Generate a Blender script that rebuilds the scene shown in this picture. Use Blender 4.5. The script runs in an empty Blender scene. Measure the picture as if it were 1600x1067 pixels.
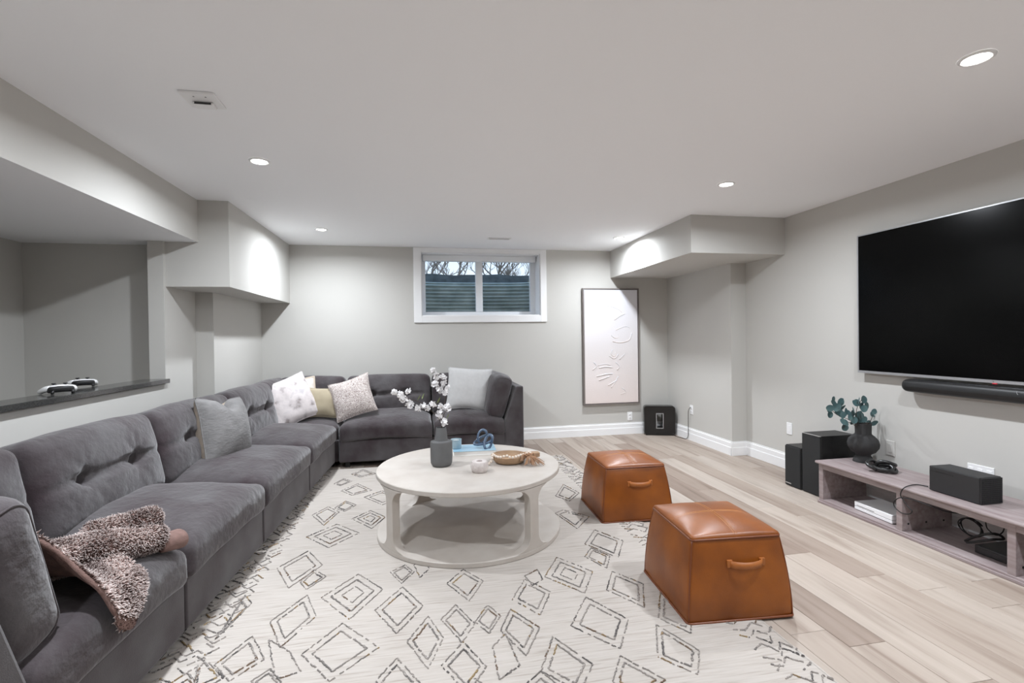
import bpy, math, random
from mathutils import Vector, Matrix, noise
random.seed(7)
PI = math.pi
scn = bpy.context.scene
COL = scn.collection

# ------------------------------------------------------------------ camera
FPX, CAMH, YAW, PITCH, ROLL = 758.7153, 1.3226, 0.1879, 0.0097, -0.0137
H = 2.44
D = 6.1003
XSL, XSR, HSR, HSL = -1.4895, 2.5014, 2.0858, 1.7536
XB, YB, XR, YS, YSL = 3.3166, 4.7258, 3.4983, 4.1461, 4.2523
XL, XBM, HB, XP, YP = -1.9502, -1.7135, 2.1057, -1.806, 4.7589
WX0, WX1, WZ0 = -0.0628, 1.6211, 1.511
BH = 0.1527
YN = -2.7                      # wall behind the camera
_F = Vector((math.sin(YAW)*math.cos(PITCH), math.cos(YAW)*math.cos(PITCH), -math.sin(PITCH)))
_R0 = Vector((math.cos(YAW), -math.sin(YAW), 0)); _U0 = _R0.cross(_F)
_R = _R0*math.cos(ROLL) + _U0*math.sin(ROLL)
_U = -_R0*math.sin(ROLL) + _U0*math.cos(ROLL)
CP = Vector((0, 0, CAMH))
cam_d = bpy.data.cameras.new('camera'); cam = bpy.data.objects.new('camera', cam_d); COL.objects.link(cam)
cam_d.sensor_fit = 'HORIZONTAL'; cam_d.sensor_width = 36; cam_d.lens = FPX/1600*36
cam_d.clip_start = .05; cam_d.clip_end = 200
mw = Matrix.Identity(4)
for i in range(3):
    mw[i][0] = _R[i]; mw[i][1] = _U[i]; mw[i][2] = -_F[i]; mw[i][3] = CP[i]
cam.matrix_world = mw
scn.camera = cam
def ray(u, v): return _F + _R*((u-800)/FPX) - _U*((v-533.5)/FPX)
def gz(u, v, z=0.0): d = ray(u, v); return CP + d*((z-CAMH)/d.z)
def gx(u, v, x): d = ray(u, v); return CP + d*(x/d.x)
def gy(u, v, y): d = ray(u, v); return CP + d*(y/d.y)

# ------------------------------------------------------------------ world, exposure
scn.view_settings.view_transform = 'Standard'; scn.view_settings.look = 'None'
scn.view_settings.gamma = 1; scn.view_settings.use_curve_mapping = False
scn.view_settings.exposure = 0.5
LAMP_W = 20.0; SPOT_W = 29.0      # every downlight is the same fitting
w = bpy.data.worlds.new('sky'); scn.world = w; w.use_nodes = True
nt = w.node_tree; bg = nt.nodes['Background']
tc = nt.nodes.new('ShaderNodeTexCoord'); sep = nt.nodes.new('ShaderNodeSeparateXYZ'); rmp = nt.nodes.new('ShaderNodeValToRGB')
nt.links.new(tc.outputs['Generated'], sep.inputs[0]); nt.links.new(sep.outputs['Z'], rmp.inputs['Fac'])
nt.links.new(rmp.outputs['Color'], bg.inputs['Color'])
rmp.color_ramp.elements[0].position = 0.0; rmp.color_ramp.elements[0].color = (.80, .86, .93, 1)
rmp.color_ramp.elements[1].position = 0.35; rmp.color_ramp.elements[1].color = (.42, .60, .90, 1)
bg.inputs['Strength'].default_value = 1.1
LAMPS = [(-.964, 5.21), (2.257, 5.24), (-.964, 3.275), (2.262, 3.265), (2.259, 1.607), (-.964, 1.607), (-.964, -.06), (2.259, -.06)]
# the last three continue the ceiling grid (same two lines, same pitch) just outside the frame

# ------------------------------------------------------------------ materials
MATS = {}
def s2l(c): return tuple(((x/255)/12.92 if x/255 <= .04045 else (((x/255)+.055)/1.055)**2.4) for x in c)
def mat(name, rgb, rough=.6, metal=0, var=None, bump=None, spec=.5, sheen=0, coat=0, emis=None, stretch=(1,1,1), rgb2=None, rnd=0, trans=0):
    m = bpy.data.materials.new(name); m.use_nodes = True; MATS[name] = m
    n = m.node_tree; b = n.nodes['Principled BSDF']
    c = s2l(rgb) + (1,)
    b.inputs['Base Color'].default_value = c
    b.inputs['Roughness'].default_value = rough; b.inputs['Metallic'].default_value = metal
    b.inputs['Specular IOR Level'].default_value = spec
    if sheen: b.inputs['Sheen Weight'].default_value = sheen; b.inputs['Sheen Roughness'].default_value = .45
    if coat: b.inputs['Coat Weight'].default_value = coat; b.inputs['Coat Roughness'].default_value = .25
    if trans: b.inputs['Transmission Weight'].default_value = trans
    if emis: b.inputs['Emission Color'].default_value = s2l(emis[0])+(1,); b.inputs['Emission Strength'].default_value = emis[1]
    if var or bump or rnd:
        t = n.nodes.new('ShaderNodeTexCoord'); mp = n.nodes.new('ShaderNodeMapping'); mp.inputs['Scale'].default_value = stretch
        n.links.new(t.outputs['Object'], mp.inputs[0])
    col = None
    if var:
        ns = n.nodes.new('ShaderNodeTexNoise'); ns.inputs['Scale'].default_value = var[0]; ns.inputs['Detail'].default_value = 5
        n.links.new(mp.outputs[0], ns.inputs['Vector'])
        r = n.nodes.new('ShaderNodeValToRGB'); r.color_ramp.elements[0].position = .3; r.color_ramp.elements[1].position = .7
        c2 = s2l(rgb2) if rgb2 else tuple(x*(1-var[1]) for x in c[:3])
        c1 = c[:3] if rgb2 else tuple(min(1, x*(1+var[1])) for x in c[:3])
        r.color_ramp.elements[0].color = c2+(1,); r.color_ramp.elements[1].color = c1+(1,)
        n.links.new(ns.outputs['Fac'], r.inputs['Fac']); col = r.outputs['Color']
    if rnd:
        oi = n.nodes.new('ShaderNodeObjectInfo'); mr = n.nodes.new('ShaderNodeMapRange')
        mr.inputs['To Min'].default_value = 1-rnd; mr.inputs['To Max'].default_value = 1+rnd*.6
        n.links.new(oi.outputs['Random'], mr.inputs['Value'])
        mx = n.nodes.new('ShaderNodeMix'); mx.data_type = 'RGBA'; mx.blend_type = 'MULTIPLY'; mx.inputs['Factor'].default_value = 1
        if col: n.links.new(col, mx.inputs['A'])
        else: mx.inputs['A'].default_value = c
        n.links.new(mr.outputs[0], mx.inputs['B']); col = mx.outputs['Result']
    if col: n.links.new(col, b.inputs['Base Color'])
    if bump:
        nb = n.nodes.new('ShaderNodeTexNoise'); nb.inputs['Scale'].default_value = bump[0]; nb.inputs['Detail'].default_value = 4
        n.links.new(mp.outputs[0], nb.inputs['Vector'])
        bp = n.nodes.new('ShaderNodeBump'); bp.inputs['Strength'].default_value = bump[1]; bp.inputs['Distance'].default_value = .01
        n.links.new(nb.outputs['Fac'], bp.inputs['Height']); n.links.new(bp.outputs[0], b.inputs['Normal'])
    return m
mat('paint_wall', (199,197,192), .85, var=(1.2,.012), bump=(160,.03), spec=.25)
mat('paint_ceiling', (251,252,254), .9, bump=(120,.02), spec=.2)
mat('trim_white', (243,243,243), .4, bump=(60,.01))
mat('white_plastic', (240,240,240), .35, bump=(80,.01))
mat('vinyl', (238,240,242), .3)
mat('subfloor', (70,58,50), .9)
mat('granite', (26,26,26), .12, var=(260,1.0), rgb2=(78,78,76), bump=(300,.02))
mat('velvet', (86,83,84), .85, var=(4.2,.2), rgb2=(56,46,49), bump=(22,.7), spec=.2, sheen=.35)
mat('velvet_base', (86,83,84), .85, var=(4.2,.2), rgb2=(56,46,49), bump=(230,.12), spec=.2, sheen=.35)
mat('black_foot', (24,23,23), .5, bump=(40,.05))
mat('table_stone', (195,188,180), .5, var=(7,.04), rgb2=(184,175,166), bump=(60,.04))
mat('leather', (146,80,18), .40, var=(4.5,.3), rgb2=(112,57,13), bump=(180,.06), coat=.12, spec=.4)
mat('leather_edge', (112,58,26), .4, bump=(180,.05))
mat('leather_strap', (158,92,38), .45, var=(20,.2), bump=(150,.05))
mat('thread', (196,140,90), .7, bump=(300,.1))
mat('console_wood', (164,152,151), .5, var=(6,.2), rgb2=(136,120,119), bump=(50,.06), stretch=(6,.6,6))
mat('bezel', (178,178,180), .35, metal=.6, bump=(100,.005))
mat('screen', (2,2,2), .2, spec=.12, bump=(2,.0))
mat('black_plastic', (24,24,25), .42, bump=(200,.02))
mat('black_satin', (40,40,41), .5, bump=(150,.02))
mat('black_gloss', (14,13,13), .14, var=(3,.2), bump=(3,.005))
mat('speaker_vinyl', (26,26,26), .45, var=(30,.3), bump=(120,.05))
mat('speaker_cloth', (38,38,38), .9, bump=(600,.3))
mat('light_metal', (200,200,200), .3, metal=.8, bump=(100,.01))
mat('cable', (16,16,16), .5, bump=(200,.02))
mat('cable_white', (225,225,225), .5, bump=(200,.02))
mat('vase_grey', (98,98,98), .75, var=(20,.05), bump=(120,.08))
mat('vase_black', (48,47,47), .85, var=(18,.1), bump=(140,.15))
mat('petal', (246,244,244), .7, spec=.2, bump=(50,.05))
mat('twig', (70,58,48), .8, bump=(90,.2))
mat('green_leaf', (120,132,80), .6, bump=(60,.1))
mat('eucalyptus', (96,124,122), .6, var=(9,.25), rgb2=(62,94,100), bump=(60,.08), rnd=.3)
mat('book_blue', (168,198,214), .25, var=(6,.15), rgb2=(140,182,206))
mat('paper', (236,234,230), .8, bump=(300,.1), stretch=(1,1,30))
mat('blue_glass', (58,76,100), .25, var=(30,.5), rgb2=(92,112,136), coat=.3)
mat('candle_glass', (130,160,174), .15, var=(8,.3), rgb2=(176,194,202), coat=.5)
mat('ceramic_white', (214,206,202), .6, var=(30,.1), rgb2=(188,176,172), bump=(80,.1))
mat('dark_hole', (60,55,52), .9)
mat('bowl_wood', (176,148,118), .6, var=(8,.2), rgb2=(150,118,90), bump=(60,.08), stretch=(1,6,6))
mat('bead', (222,208,194), .6, bump=(90,.08))
mat('jute', (172,134,104), .9, bump=(300,.3))
mat('chain_black', (30,30,30), .3, coat=.3, bump=(60,.03))
mat('frame_dark', (122,114,110), .5, bump=(60,.05))
mat('pillow_grey', (118,116,115), .85, var=(14,.15), bump=(40,.4), sheen=.1, stretch=(1,1,2))
mat('pillow_linen', (196,182,166), .9, var=(30,.08), bump=(350,.3))
mat('pillow_khaki', (164,152,128), .8, var=(6,.12), bump=(260,.15), sheen=.3)
mat('pillow_white', (196,195,194), .9, var=(30,.04), bump=(350,.25))
mat('pillow_cream', (214,206,198), .9, var=(24,.1), bump=(300,.25))
mat('steel_well', (205,212,206), .5, metal=.1, var=(5,.25), rgb2=(160,170,165), bump=(20,.05))
mat('hedge', (70,74,72), .95, var=(8,.4), bump=(20,.5))
mat('grass', (96,100,70), .95, var=(4,.3), bump=(20,.4))
mat('bark', (150,138,128), .9, var=(10,.25), bump=(30,.3))
mat('shrub', (120,112,84), .95, var=(20,.3), bump=(40,.5))
mat('lens', (255,255,255), .5, emis=((255,252,246), 14))
mat('red_led', (150,30,40), .3, emis=((220,40,60), .25))
mat('grey_mark', (150,150,152), .5)

def node_mat(name, rough=.8):
    m = bpy.data.materials.new(name); m.use_nodes = True; MATS[name] = m
    n = m.node_tree; b = n.nodes['Principled BSDF']; b.inputs['Roughness'].default_value = rough
    return m, n, b
def ramp(n, stops):
    r = n.nodes.new('ShaderNodeValToRGB'); e = r.color_ramp.elements
    while len(e) < len(stops): e.new(.5)
    for el, (p, c) in zip(e, stops): el.position = p; el.color = s2l(c)+(1,)
    return r
# planks: long grain, one tone per board
m, n, b = node_mat('plank_oak', .5)
t = n.nodes.new('ShaderNodeTexCoord'); mp = n.nodes.new('ShaderNodeMapping'); mp.inputs['Scale'].default_value = (16, 1.1, 16)
oi = n.nodes.new('ShaderNodeObjectInfo'); ad = n.nodes.new('ShaderNodeVectorMath'); ad.operation = 'ADD'
sc_ = n.nodes.new('ShaderNodeVectorMath'); sc_.operation = 'SCALE'; sc_.inputs['Scale'].default_value = 37
n.links.new(oi.outputs['Random'], sc_.inputs[0]); n.links.new(t.outputs['Object'], ad.inputs[0]); n.links.new(sc_.outputs[0], ad.inputs[1])
n.links.new(ad.outputs[0], mp.inputs[0])
ns = n.nodes.new('ShaderNodeTexNoise'); ns.inputs['Scale'].default_value = 1; ns.inputs['Detail'].default_value = 6; ns.inputs['Distortion'].default_value = .6
n.links.new(mp.outputs[0], ns.inputs['Vector'])
ra = ramp(n, [(.28, (146,131,120)), (.46, (174,162,151)), (.75, (187,176,166))]); n.links.new(ns.outputs['Fac'], ra.inputs['Fac'])
rb = ramp(n, [(0, (196,184,178)), (.22, (232,226,222)), (.6, (252,250,248)), (1, (255,255,255))]); n.links.new(oi.outputs['Random'], rb.inputs['Fac'])
mx = n.nodes.new('ShaderNodeMix'); mx.data_type = 'RGBA'; mx.blend_type = 'MULTIPLY'; mx.inputs['Factor'].default_value = 1
n.links.new(ra.outputs[0], mx.inputs['A']); n.links.new(rb.outputs[0], mx.inputs['B']); n.links.new(mx.outputs['Result'], b.inputs['Base Color'])
bp = n.nodes.new('ShaderNodeBump'); bp.inputs['Strength'].default_value = .06; bp.inputs['Distance'].default_value = .004
n.links.new(ns.outputs['Fac'], bp.inputs['Height']); n.links.new(bp.outputs[0], b.inputs['Normal'])
# rug ground: fine cross ribs
m, n, b = node_mat('rug_wool', .95)
t = n.nodes.new('ShaderNodeTexCoord'); mp = n.nodes.new('ShaderNodeMapping'); mp.inputs['Scale'].default_value = (5, 90, 5)
n.links.new(t.outputs['Object'], mp.inputs[0])
ns = n.nodes.new('ShaderNodeTexNoise'); ns.inputs['Scale'].default_value = 1; ns.inputs['Detail'].default_value = 4
n.links.new(mp.outputs[0], ns.inputs['Vector'])
ra = ramp(n, [(.30, (160,151,142)), (.42, (178,170,162)), (.7, (187,180,173))]); n.links.new(ns.outputs['Fac'], ra.inputs['Fac']); n.links.new(ra.outputs[0], b.inputs['Base Color'])
bp = n.nodes.new('ShaderNodeBump'); bp.inputs['Strength'].default_value = .35; bp.inputs['Distance'].default_value = .006
n.links.new(ns.outputs['Fac'], bp.inputs['Height']); n.links.new(bp.outputs[0], b.inputs['Normal'])
# rug yarn: grey, brown and ochre lengths
m, n, b = node_mat('rug_yarn', .95)
at = n.nodes.new('ShaderNodeVertexColor'); at.layer_name = 'yarn'; n.links.new(at.outputs[0], b.inputs['Base Color'])
# fleece of the throw: brown roots, pale tips
m, n, b = node_mat('fleece', .95)
at = n.nodes.new('ShaderNodeVertexColor'); at.layer_name = 'tip'; n.links.new(at.outputs[0], b.inputs['Base Color'])
mat('throw_backing', (124,98,91), .95, var=(40,.2), bump=(300,.4))
# patterned pillows
def pat_pillow(name, stops, scale, dist, tex='WAVE'):
    m, n, b = node_mat(name, .85)
    t = n.nodes.new('ShaderNodeTexCoord')
    if tex == 'WAVE':
        x = n.nodes.new('ShaderNodeTexWave'); x.wave_type = 'RINGS'; x.inputs['Scale'].default_value = scale; x.inputs['Distortion'].default_value = dist; x.inputs['Detail'].default_value = 3
        x.inputs['Detail Scale'].default_value = 1.6
    else:
        x = n.nodes.new('ShaderNodeTexNoise'); x.inputs['Scale'].default_value = scale; x.inputs['Detail'].default_value = dist
    n.links.new(t.outputs['Object'], x.inputs['Vector'])
    r = ramp(n, stops); n.links.new(x.outputs['Fac'], r.inputs['Fac']); n.links.new(r.outputs[0], b.inputs['Base Color'])
    bp = n.nodes.new('ShaderNodeBump'); bp.inputs['Strength'].default_value = .3; bp.inputs['Distance'].default_value = .01
    n.links.new(x.outputs['Fac'], bp.inputs['Height']); n.links.new(bp.outputs[0], b.inputs['Normal'])
pat_pillow('pillow_floral', [(.15, (150,136,131)), (.5, (196,186,181)), (.85, (208,199,194))], 17, 22)
pat_pillow('pillow_spots', [(.30, (140,130,128)), (.40, (192,184,183)), (.55, (208,200,198)), (.68, (184,178,180))], 10, 4, 'NOISE')
# canvas paint: cool white at the top, blush at the bottom
m, n, b = node_mat('canvas_paint', .6)
t = n.nodes.new('ShaderNodeTexCoord'); sp = n.nodes.new('ShaderNodeSeparateXYZ'); n.links.new(t.outputs['Generated'], sp.inputs[0])
r = ramp(n, [(0, (226,213,208)), (.45, (226,220,219)), (1, (222,222,228))]); n.links.new(sp.outputs['Z'], r.inputs['Fac']); n.links.new(r.outputs[0], b.inputs['Base Color'])
ns = n.nodes.new('ShaderNodeTexNoise'); ns.inputs['Scale'].default_value = 60; n.links.new(t.outputs['Object'], ns.inputs['Vector'])
bp = n.nodes.new('ShaderNodeBump'); bp.inputs['Strength'].default_value = .2; bp.inputs['Distance'].default_value = .004
n.links.new(ns.outputs['Fac'], bp.inputs['Height']); n.links.new(bp.outputs[0], b.inputs['Normal'])
# window glass
m = bpy.data.materials.new('pane_glass'); m.use_nodes = True; MATS['pane_glass'] = m
n = m.node_tree; n.nodes.remove(n.nodes['Principled BSDF'])
tr = n.nodes.new('ShaderNodeBsdfTransparent'); gl = n.nodes.new('ShaderNodeBsdfGlossy'); gl.inputs['Roughness'].default_value = .25
ms = n.nodes.new('ShaderNodeMixShader'); ms.inputs[0].default_value = .008; tr.inputs[0].default_value = (.96,.98,.98,1)
n.links.new(tr.outputs[0], ms.inputs[1]); n.links.new(gl.outputs[0], ms.inputs[2]); n.links.new(ms.outputs[0], n.nodes['Material Output'].inputs['Surface'])

# ------------------------------------------------------------------ geometry helpers
class MB:
    def __init__(s): s.v = []; s.f = []; s.mi = []
    def add(s, vs, fs, mi=0):
        o = len(s.v); s.v += [tuple(p) for p in vs]; s.f += [tuple(i+o for i in f) for f in fs]; s.mi += [mi]*len(fs); return s
    def box(s, x0, x1, y0, y1, z0, z1, mi=0, M=None):
        vs = [Vector((x, y, z)) for z in (z0, z1) for y in (y0, y1) for x in (x0, x1)]
        if M: vs = [M @ p for p in vs]
        return s.add(vs, [(0,2,3,1),(4,5,7,6),(0,1,5,4),(2,6,7,3),(0,4,6,2),(1,3,7,5)], mi)
    def prism(s, prof, a, b, axis='x'):
        # prof: list of 2D points, extruded along the axis from a to b
        k = len(prof)
        def P(t, q):
            return {'x': (t, q[0], q[1]), 'y': (q[0], t, q[1]), 'z': (q[0], q[1], t)}[axis]
        vs = [P(a, q) for q in prof] + [P(b, q) for q in prof]
        fs = [tuple(range(k))[::-1], tuple(range(k, 2*k))] + [(i, (i+1) % k, k+(i+1) % k, k+i) for i in range(k)]
        return s.add(vs, fs)
    def tube(s, pts, r, n=8, closed=False, caps=True, flat=1.0):
        pts = [Vector(p) for p in pts]; k = len(pts)
        rs = r if isinstance(r, (list, tuple)) else [r]*k
        vs = []; up = None
        for i, p in enumerate(pts):
            if closed: t = pts[(i+1) % k] - pts[i-1]
            else: t = pts[min(i+1, k-1)] - pts[max(i-1, 0)]
            if t.length < 1e-9: t = Vector((0,0,1))
            t.normalize()
            if up is None: up = Vector((0,0,1)) if abs(t.z) < .9 else Vector((1,0,0))
            a = up - t*up.dot(t)
            if a.length < 1e-6: a = t.orthogonal()
            a.normalize(); bb = t.cross(a); up = a
            for j in range(n):
                th = 2*PI*j/n; vs.append(p + a*(math.cos(th)*rs[i]*flat) + bb*(math.sin(th)*rs[i]))
        fs = []
        for i in range(k if closed else k-1):
            i2 = (i+1) % k
            for j in range(n): fs.append((i*n+j, i*n+(j+1) % n, i2*n+(j+1) % n, i2*n+j))
        if not closed and caps: fs += [tuple(range(n))[::-1], tuple((k-1)*n+j for j in range(n))]
        return s.add(vs, fs)
    def lathe(s, prof, n=32, c=(0,0,0), cap=True):
        vs = []; k = len(prof)
        for r, z in prof:
            for j in range(n):
                a = 2*PI*j/n; vs.append((c[0]+r*math.cos(a), c[1]+r*math.sin(a), c[2]+z))
        fs = [(i*n+j, i*n+(j+1) % n, (i+1)*n+(j+1) % n, (i+1)*n+j) for i in range(k-1) for j in range(n)]
        if cap: fs += [tuple(range(n))[::-1], tuple((k-1)*n+j for j in range(n))]
        return s.add(vs, fs)
    def grid(s, P):
        a = len(P); b2 = len(P[0])
        return s.add([p for row in P for p in row], [(i*b2+j, i*b2+j+1, (i+1)*b2+j+1, (i+1)*b2+j) for i in range(a-1) for j in range(b2-1)])
    def mesh(s, name, mats, smooth=False):
        me = bpy.data.meshes.new(name); me.from_pydata(s.v, [], s.f); me.update()
        for mm in (mats if isinstance(mats, (list, tuple)) else [mats]): me.materials.append(MATS[mm])
        if any(s.mi): me.polygons.foreach_set('material_index', s.mi)
        if smooth: me.polygons.foreach_set('use_smooth', [True]*len(me.polygons))
        return me
    def obj(s, name, mats, parent=None, smooth=False, bevel=0, seg=2, loc=None, auto=False):
        o = bpy.data.objects.new(name, s.mesh(name, mats, smooth or auto)); COL.objects.link(o)
        if parent: o.parent = parent
        if loc is not None: o.location = loc
        if bevel:
            bm = o.modifiers.new('bevel', 'BEVEL'); bm.width = bevel; bm.segments = seg; bm.limit_method = 'ANGLE'; bm.angle_limit = math.radians(40)
        if auto:
            o.data.set_sharp_from_angle(angle=math.radians(38))
        return o
def tag(o, label, cat, group=None):
    o['label'] = label; o['category'] = cat
    if group: o['group'] = group
    return o
def thing(name, label, cat, loc=(0,0,0), rz=0, group=None):
    o = bpy.data.objects.new(name, None); COL.objects.link(o); o.location = loc; o.rotation_euler = (0,0,rz)
    o.empty_display_size = .1
    return tag(o, label, cat, group)
def struct(o): o['kind'] = 'structure'; return o
def catmull(pts, n=8, closed=False):
    pts = [Vector(p) for p in pts]; k = len(pts); out = []
    for i in range(k if closed else k-1):
        p0 = pts[i-1] if (closed or i > 0) else pts[0]; p1 = pts[i]; p2 = pts[(i+1) % k]
        p3 = pts[(i+2) % k] if (closed or i+2 < k) else pts[-1]
        for j in range(n):
            t = j/n
            out.append(.5*((2*p1)+(p2-p0)*t+(2*p0-5*p1+4*p2-p3)*t*t+(3*p1-p0-3*p2+p3)*t**3))
    if not closed: out.append(pts[-1])
    return out
def axis_pts(h, r, n):
    inner = max(h-r, 0.0)
    e = [h - r*x for x in (0, .12, .32, .6)]
    core = [inner*(-1+2*i/n) for i in range(n+1)]
    return [-x for x in e] + core + e[::-1]
def puff(sx, sy, sz, r, n=(10,10,4), fn=None):
    """rounded box, centred, with a deformation callback fn(p, q) where q = p normalised to -1..1"""
    hx, hy, hz = sx/2, sy/2, sz/2; r = min(r, hx, hy, hz)
    A = [axis_pts(h, r, k) for h, k in zip((hx, hy, hz), n)]
    N = [len(a)-1 for a in A]; idx = {}; vs = []; fs = []
    def V(i, j, k):
        key = (i, j, k)
        if key not in idx:
            p = Vector((A[0][i], A[1][j], A[2][k]))
            q = Vector(tuple(max(-(h-r), min(h-r, c)) for c, h in zip(p, (hx, hy, hz))))
            d = p-q
            if d.length > 1e-9: p = q + d.normalized()*r
            if fn: p = fn(p, Vector((p.x/hx, p.y/hy, p.z/hz)))
            idx[key] = len(vs); vs.append(p)
        return idx[key]
    for i in range(N[0]):
        for j in range(N[1]):
            fs.append((V(i,j,0), V(i,j+1,0), V(i+1,j+1,0), V(i+1,j,0)))
            fs.append((V(i,j,N[2]), V(i+1,j,N[2]), V(i+1,j+1,N[2]), V(i,j+1,N[2])))
        for k in range(N[2]):
            fs.append((V(i,0,k), V(i+1,0,k), V(i+1,0,k+1), V(i,0,k+1)))
            fs.append((V(i,N[1],k), V(i,N[1],k+1), V(i+1,N[1],k+1), V(i+1,N[1],k)))
    for j in range(N[1]):
        for k in range(N[2]):
            fs.append((V(0,j,k), V(0,j,k+1), V(0,j+1,k+1), V(0,j+1,k)))
            fs.append((V(N[0],j,k), V(N[0],j+1,k), V(N[0],j+1,k+1), V(N[0],j,k+1)))
    return MB().add(vs, fs)
def xf(mb, M): mb.v = [tuple(M @ Vector(p)) for p in mb.v]; return mb
def nz(p, s=1.0, o=0.0): return noise.noise(Vector((p[0]*s+o, p[1]*s+o*1.7, p[2]*s-o)))

# ------------------------------------------------------------------ room shell
fl = struct(MB().box(-3.2, XR+.1, YN-.1, D+.1, -.12, -.004).obj('floor', 'subfloor'))
PW = .18
x = 1.576 - PW*20
rowi = 0
while x < XR:
    x0 = max(x, -2.0); x1 = min(x+PW, XR+.005)
    if x1 - x0 > .02:
        y = YN - random.random()*1.4
        while y < D:
            L = random.choice((1.22, 1.52, 1.83))
            y0 = max(y, YN); y1 = min(y+L, D)
            if y1-y0 > .05:
                g = .0009
                mb = MB(); cx, cy = (x0+x1)/2, (y0+y1)/2
                hx, hy, c = (x1-x0)/2-g, (y1-y0)/2-g, .0015
                vs = [(-hx,-hy,-.012),(hx,-hy,-.012),(hx,hy,-.012),(-hx,hy,-.012),(-hx,-hy,-c),(hx,-hy,-c),(hx,hy,-c),(-hx,hy,-c),(-hx+c,-hy+c,0),(hx-c,-hy+c,0),(hx-c,hy-c,0),(-hx+c,hy-c,0)]
                fs = [(8,9,10,11)] + [(a+i, a+(i+1)%4, a+4+(i+1)%4, a+4+i) for a in (0,4) for i in range(4)]
                mb.add(vs, fs).obj('plank', 'plank_oak', fl, loc=(cx, cy, 0))
            y += L
    x += PW; rowi += 1

VX0, VX1, VY0, VY1 = .79, 1.02, 5.42, 5.48          # hole for the air register
struct(MB().box(-3.2, VX0, YN-.1, D+.4, H, H+.12).box(VX1, XR+.1, YN-.1, D+.4, H, H+.12).box(VX0, VX1, YN-.1, VY0, H, H+.12).box(VX0, VX1, VY1, D+.4, H, H+.12).obj('ceiling', 'paint_ceiling'))
# back wall with the window opening
OX0, OX1, OZ0, OZ1 = .03, 1.54, 1.597, 2.385
T = .32
wb = MB()
wb.box(-2.1, OX0, D, D+T, 0, H).box(OX1, XR+.1, D, D+T, 0, H).box(OX0, OX1, D, D+T, 0, OZ0).box(OX0, OX1, D, D+T, OZ1, H)
struct(wb.obj('wall_back', 'paint_wall'))
struct(MB().box(XR, XR+.1, YN-.1, D, 0, H).obj('wall_right', 'paint_wall'))
struct(MB().box(-3.2, XR, YN-.1, YN, 0, H).obj('wall_front', 'paint_wall'))
struct(MB().box(XB, XR, YB, D, 0, HSR).obj('wall_right_jog', 'paint_wall'))
struct(MB().box(XSR, XR, YS, D, HSR, H).obj('ceiling_soffit_right', 'paint_wall'))
struct(MB().box(XL-.11, XL, YN, 4.222, 0, 1.0).obj('wall_left', 'paint_wall'))
struct(MB().box(XL-.11, XL, 4.222, D, 0, H).obj('wall_left_end', 'paint_wall'))
struct(MB().box(XL, XP, YP, D, 0, HSL).obj('wall_left_pier', 'paint_wall'))
struct(MB().box(XL-.005, XSL, YSL, D, HSL, H).obj('ceiling_soffit_left', 'paint_wall'))
bk = MB().box(-3.1, XBM, YN, YSL, HB, H)
bk.mi[0] = 1
struct(bk.obj('ceiling_bulkhead_left', ['paint_wall', 'paint_ceiling']))
struct(MB().box(-3.1, XL-.11, YSL, 4.5, HB, H).obj('ceiling_stair', 'paint_ceiling'))
struct(MB().box(-3.12, XL-.11, 4.415, 4.5, 0, HB).obj('wall_stair_end', 'paint_wall'))
struct(MB().box(-3.12, -3.02, YN, 4.415, 0, HB).obj('wall_stair_side', 'paint_wall'))
ld = MB().box(XL-.16, XL+.032, YN, 4.222, 1.0, 1.033).obj('stone_ledge', 'granite', bevel=.003)
tag(ld, 'black speckled granite ledge capping the low wall behind the sofa', 'ledge')

# baseboards: tall flat foot with a stepped cap
def baseboard(name, p, q, nrm):
    p = Vector(p); q = Vector(q); nv = Vector(nrm)
    prof = [(0,0),(.018,0),(.018,.085),(.014,.092),(.014,.135),(.008,.142),(.008,.1527),(0,.1527)]
    vs = [Vector((e.x+nv.x*a, e.y+nv.y*a, zz)) for e in (p, q) for a, zz in prof]; k = len(prof)
    fs = [tuple(range(k)), tuple(range(2*k-1, k-1, -1))] + [(i, k+i, k+(i+1) % k, (i+1) % k) for i in range(k)]
    struct(MB().add(vs, fs).obj(name, 'trim_white'))
baseboard('baseboard_back', (XP, D), (XB, D), (0,-1))
baseboard('baseboard_right_jog', (XB, YB-.016), (XB, D), (-1,0))
baseboard('baseboard_jog_end', (XB-.018, YB), (XR, YB), (0,-1))
baseboard('baseboard_right', (XR, YN), (XR, YB), (-1,0))
baseboard('baseboard_left', (XL, YN), (XL, YP), (1,0))

# ------------------------------------------------------------------ window
wn = bpy.data.objects.new('window_1', None); COL.objects.link(wn); wn.location = ((WX0+WX1)/2, D, WZ0); struct(wn)
wo = Vector(wn.location)
def wpart(name, mb, m, **k):
    mb.v = [tuple(Vector(p)-wo) for p in mb.v]; return mb.obj(name, m, wn, **k)
zt = H-.002
for nm, a in (('casing', (WX0, OX0, D-.02, D, WZ0, zt)), ('casing', (OX1, WX1, D-.02, D, WZ0, zt)), ('casing', (OX0, OX1, D-.02, D, WZ0, OZ0)), ('casing', (OX0, OX1, D-.02, D, OZ1, zt))):
    wpart(nm, MB().box(*a), 'trim_white', bevel=.003)
for a in ((OX0, OX0+.008, D, D+.27, OZ0, OZ1), (OX1-.008, OX1, D, D+.27, OZ0, OZ1), (OX0, OX1, D, D+.27, OZ0, OZ0+.008), (OX0, OX1, D, D+.27, OZ1-.008, OZ1)):
    wpart('jamb', MB().box(*a), 'trim_white')
wpart('shade_cassette', MB().box(OX0+.02, OX1-.02, D+.14, D+.22, OZ1-.085, OZ1-.008), 'vinyl', bevel=.01)
FY0, FY1 = D+.25, D+.31
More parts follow.
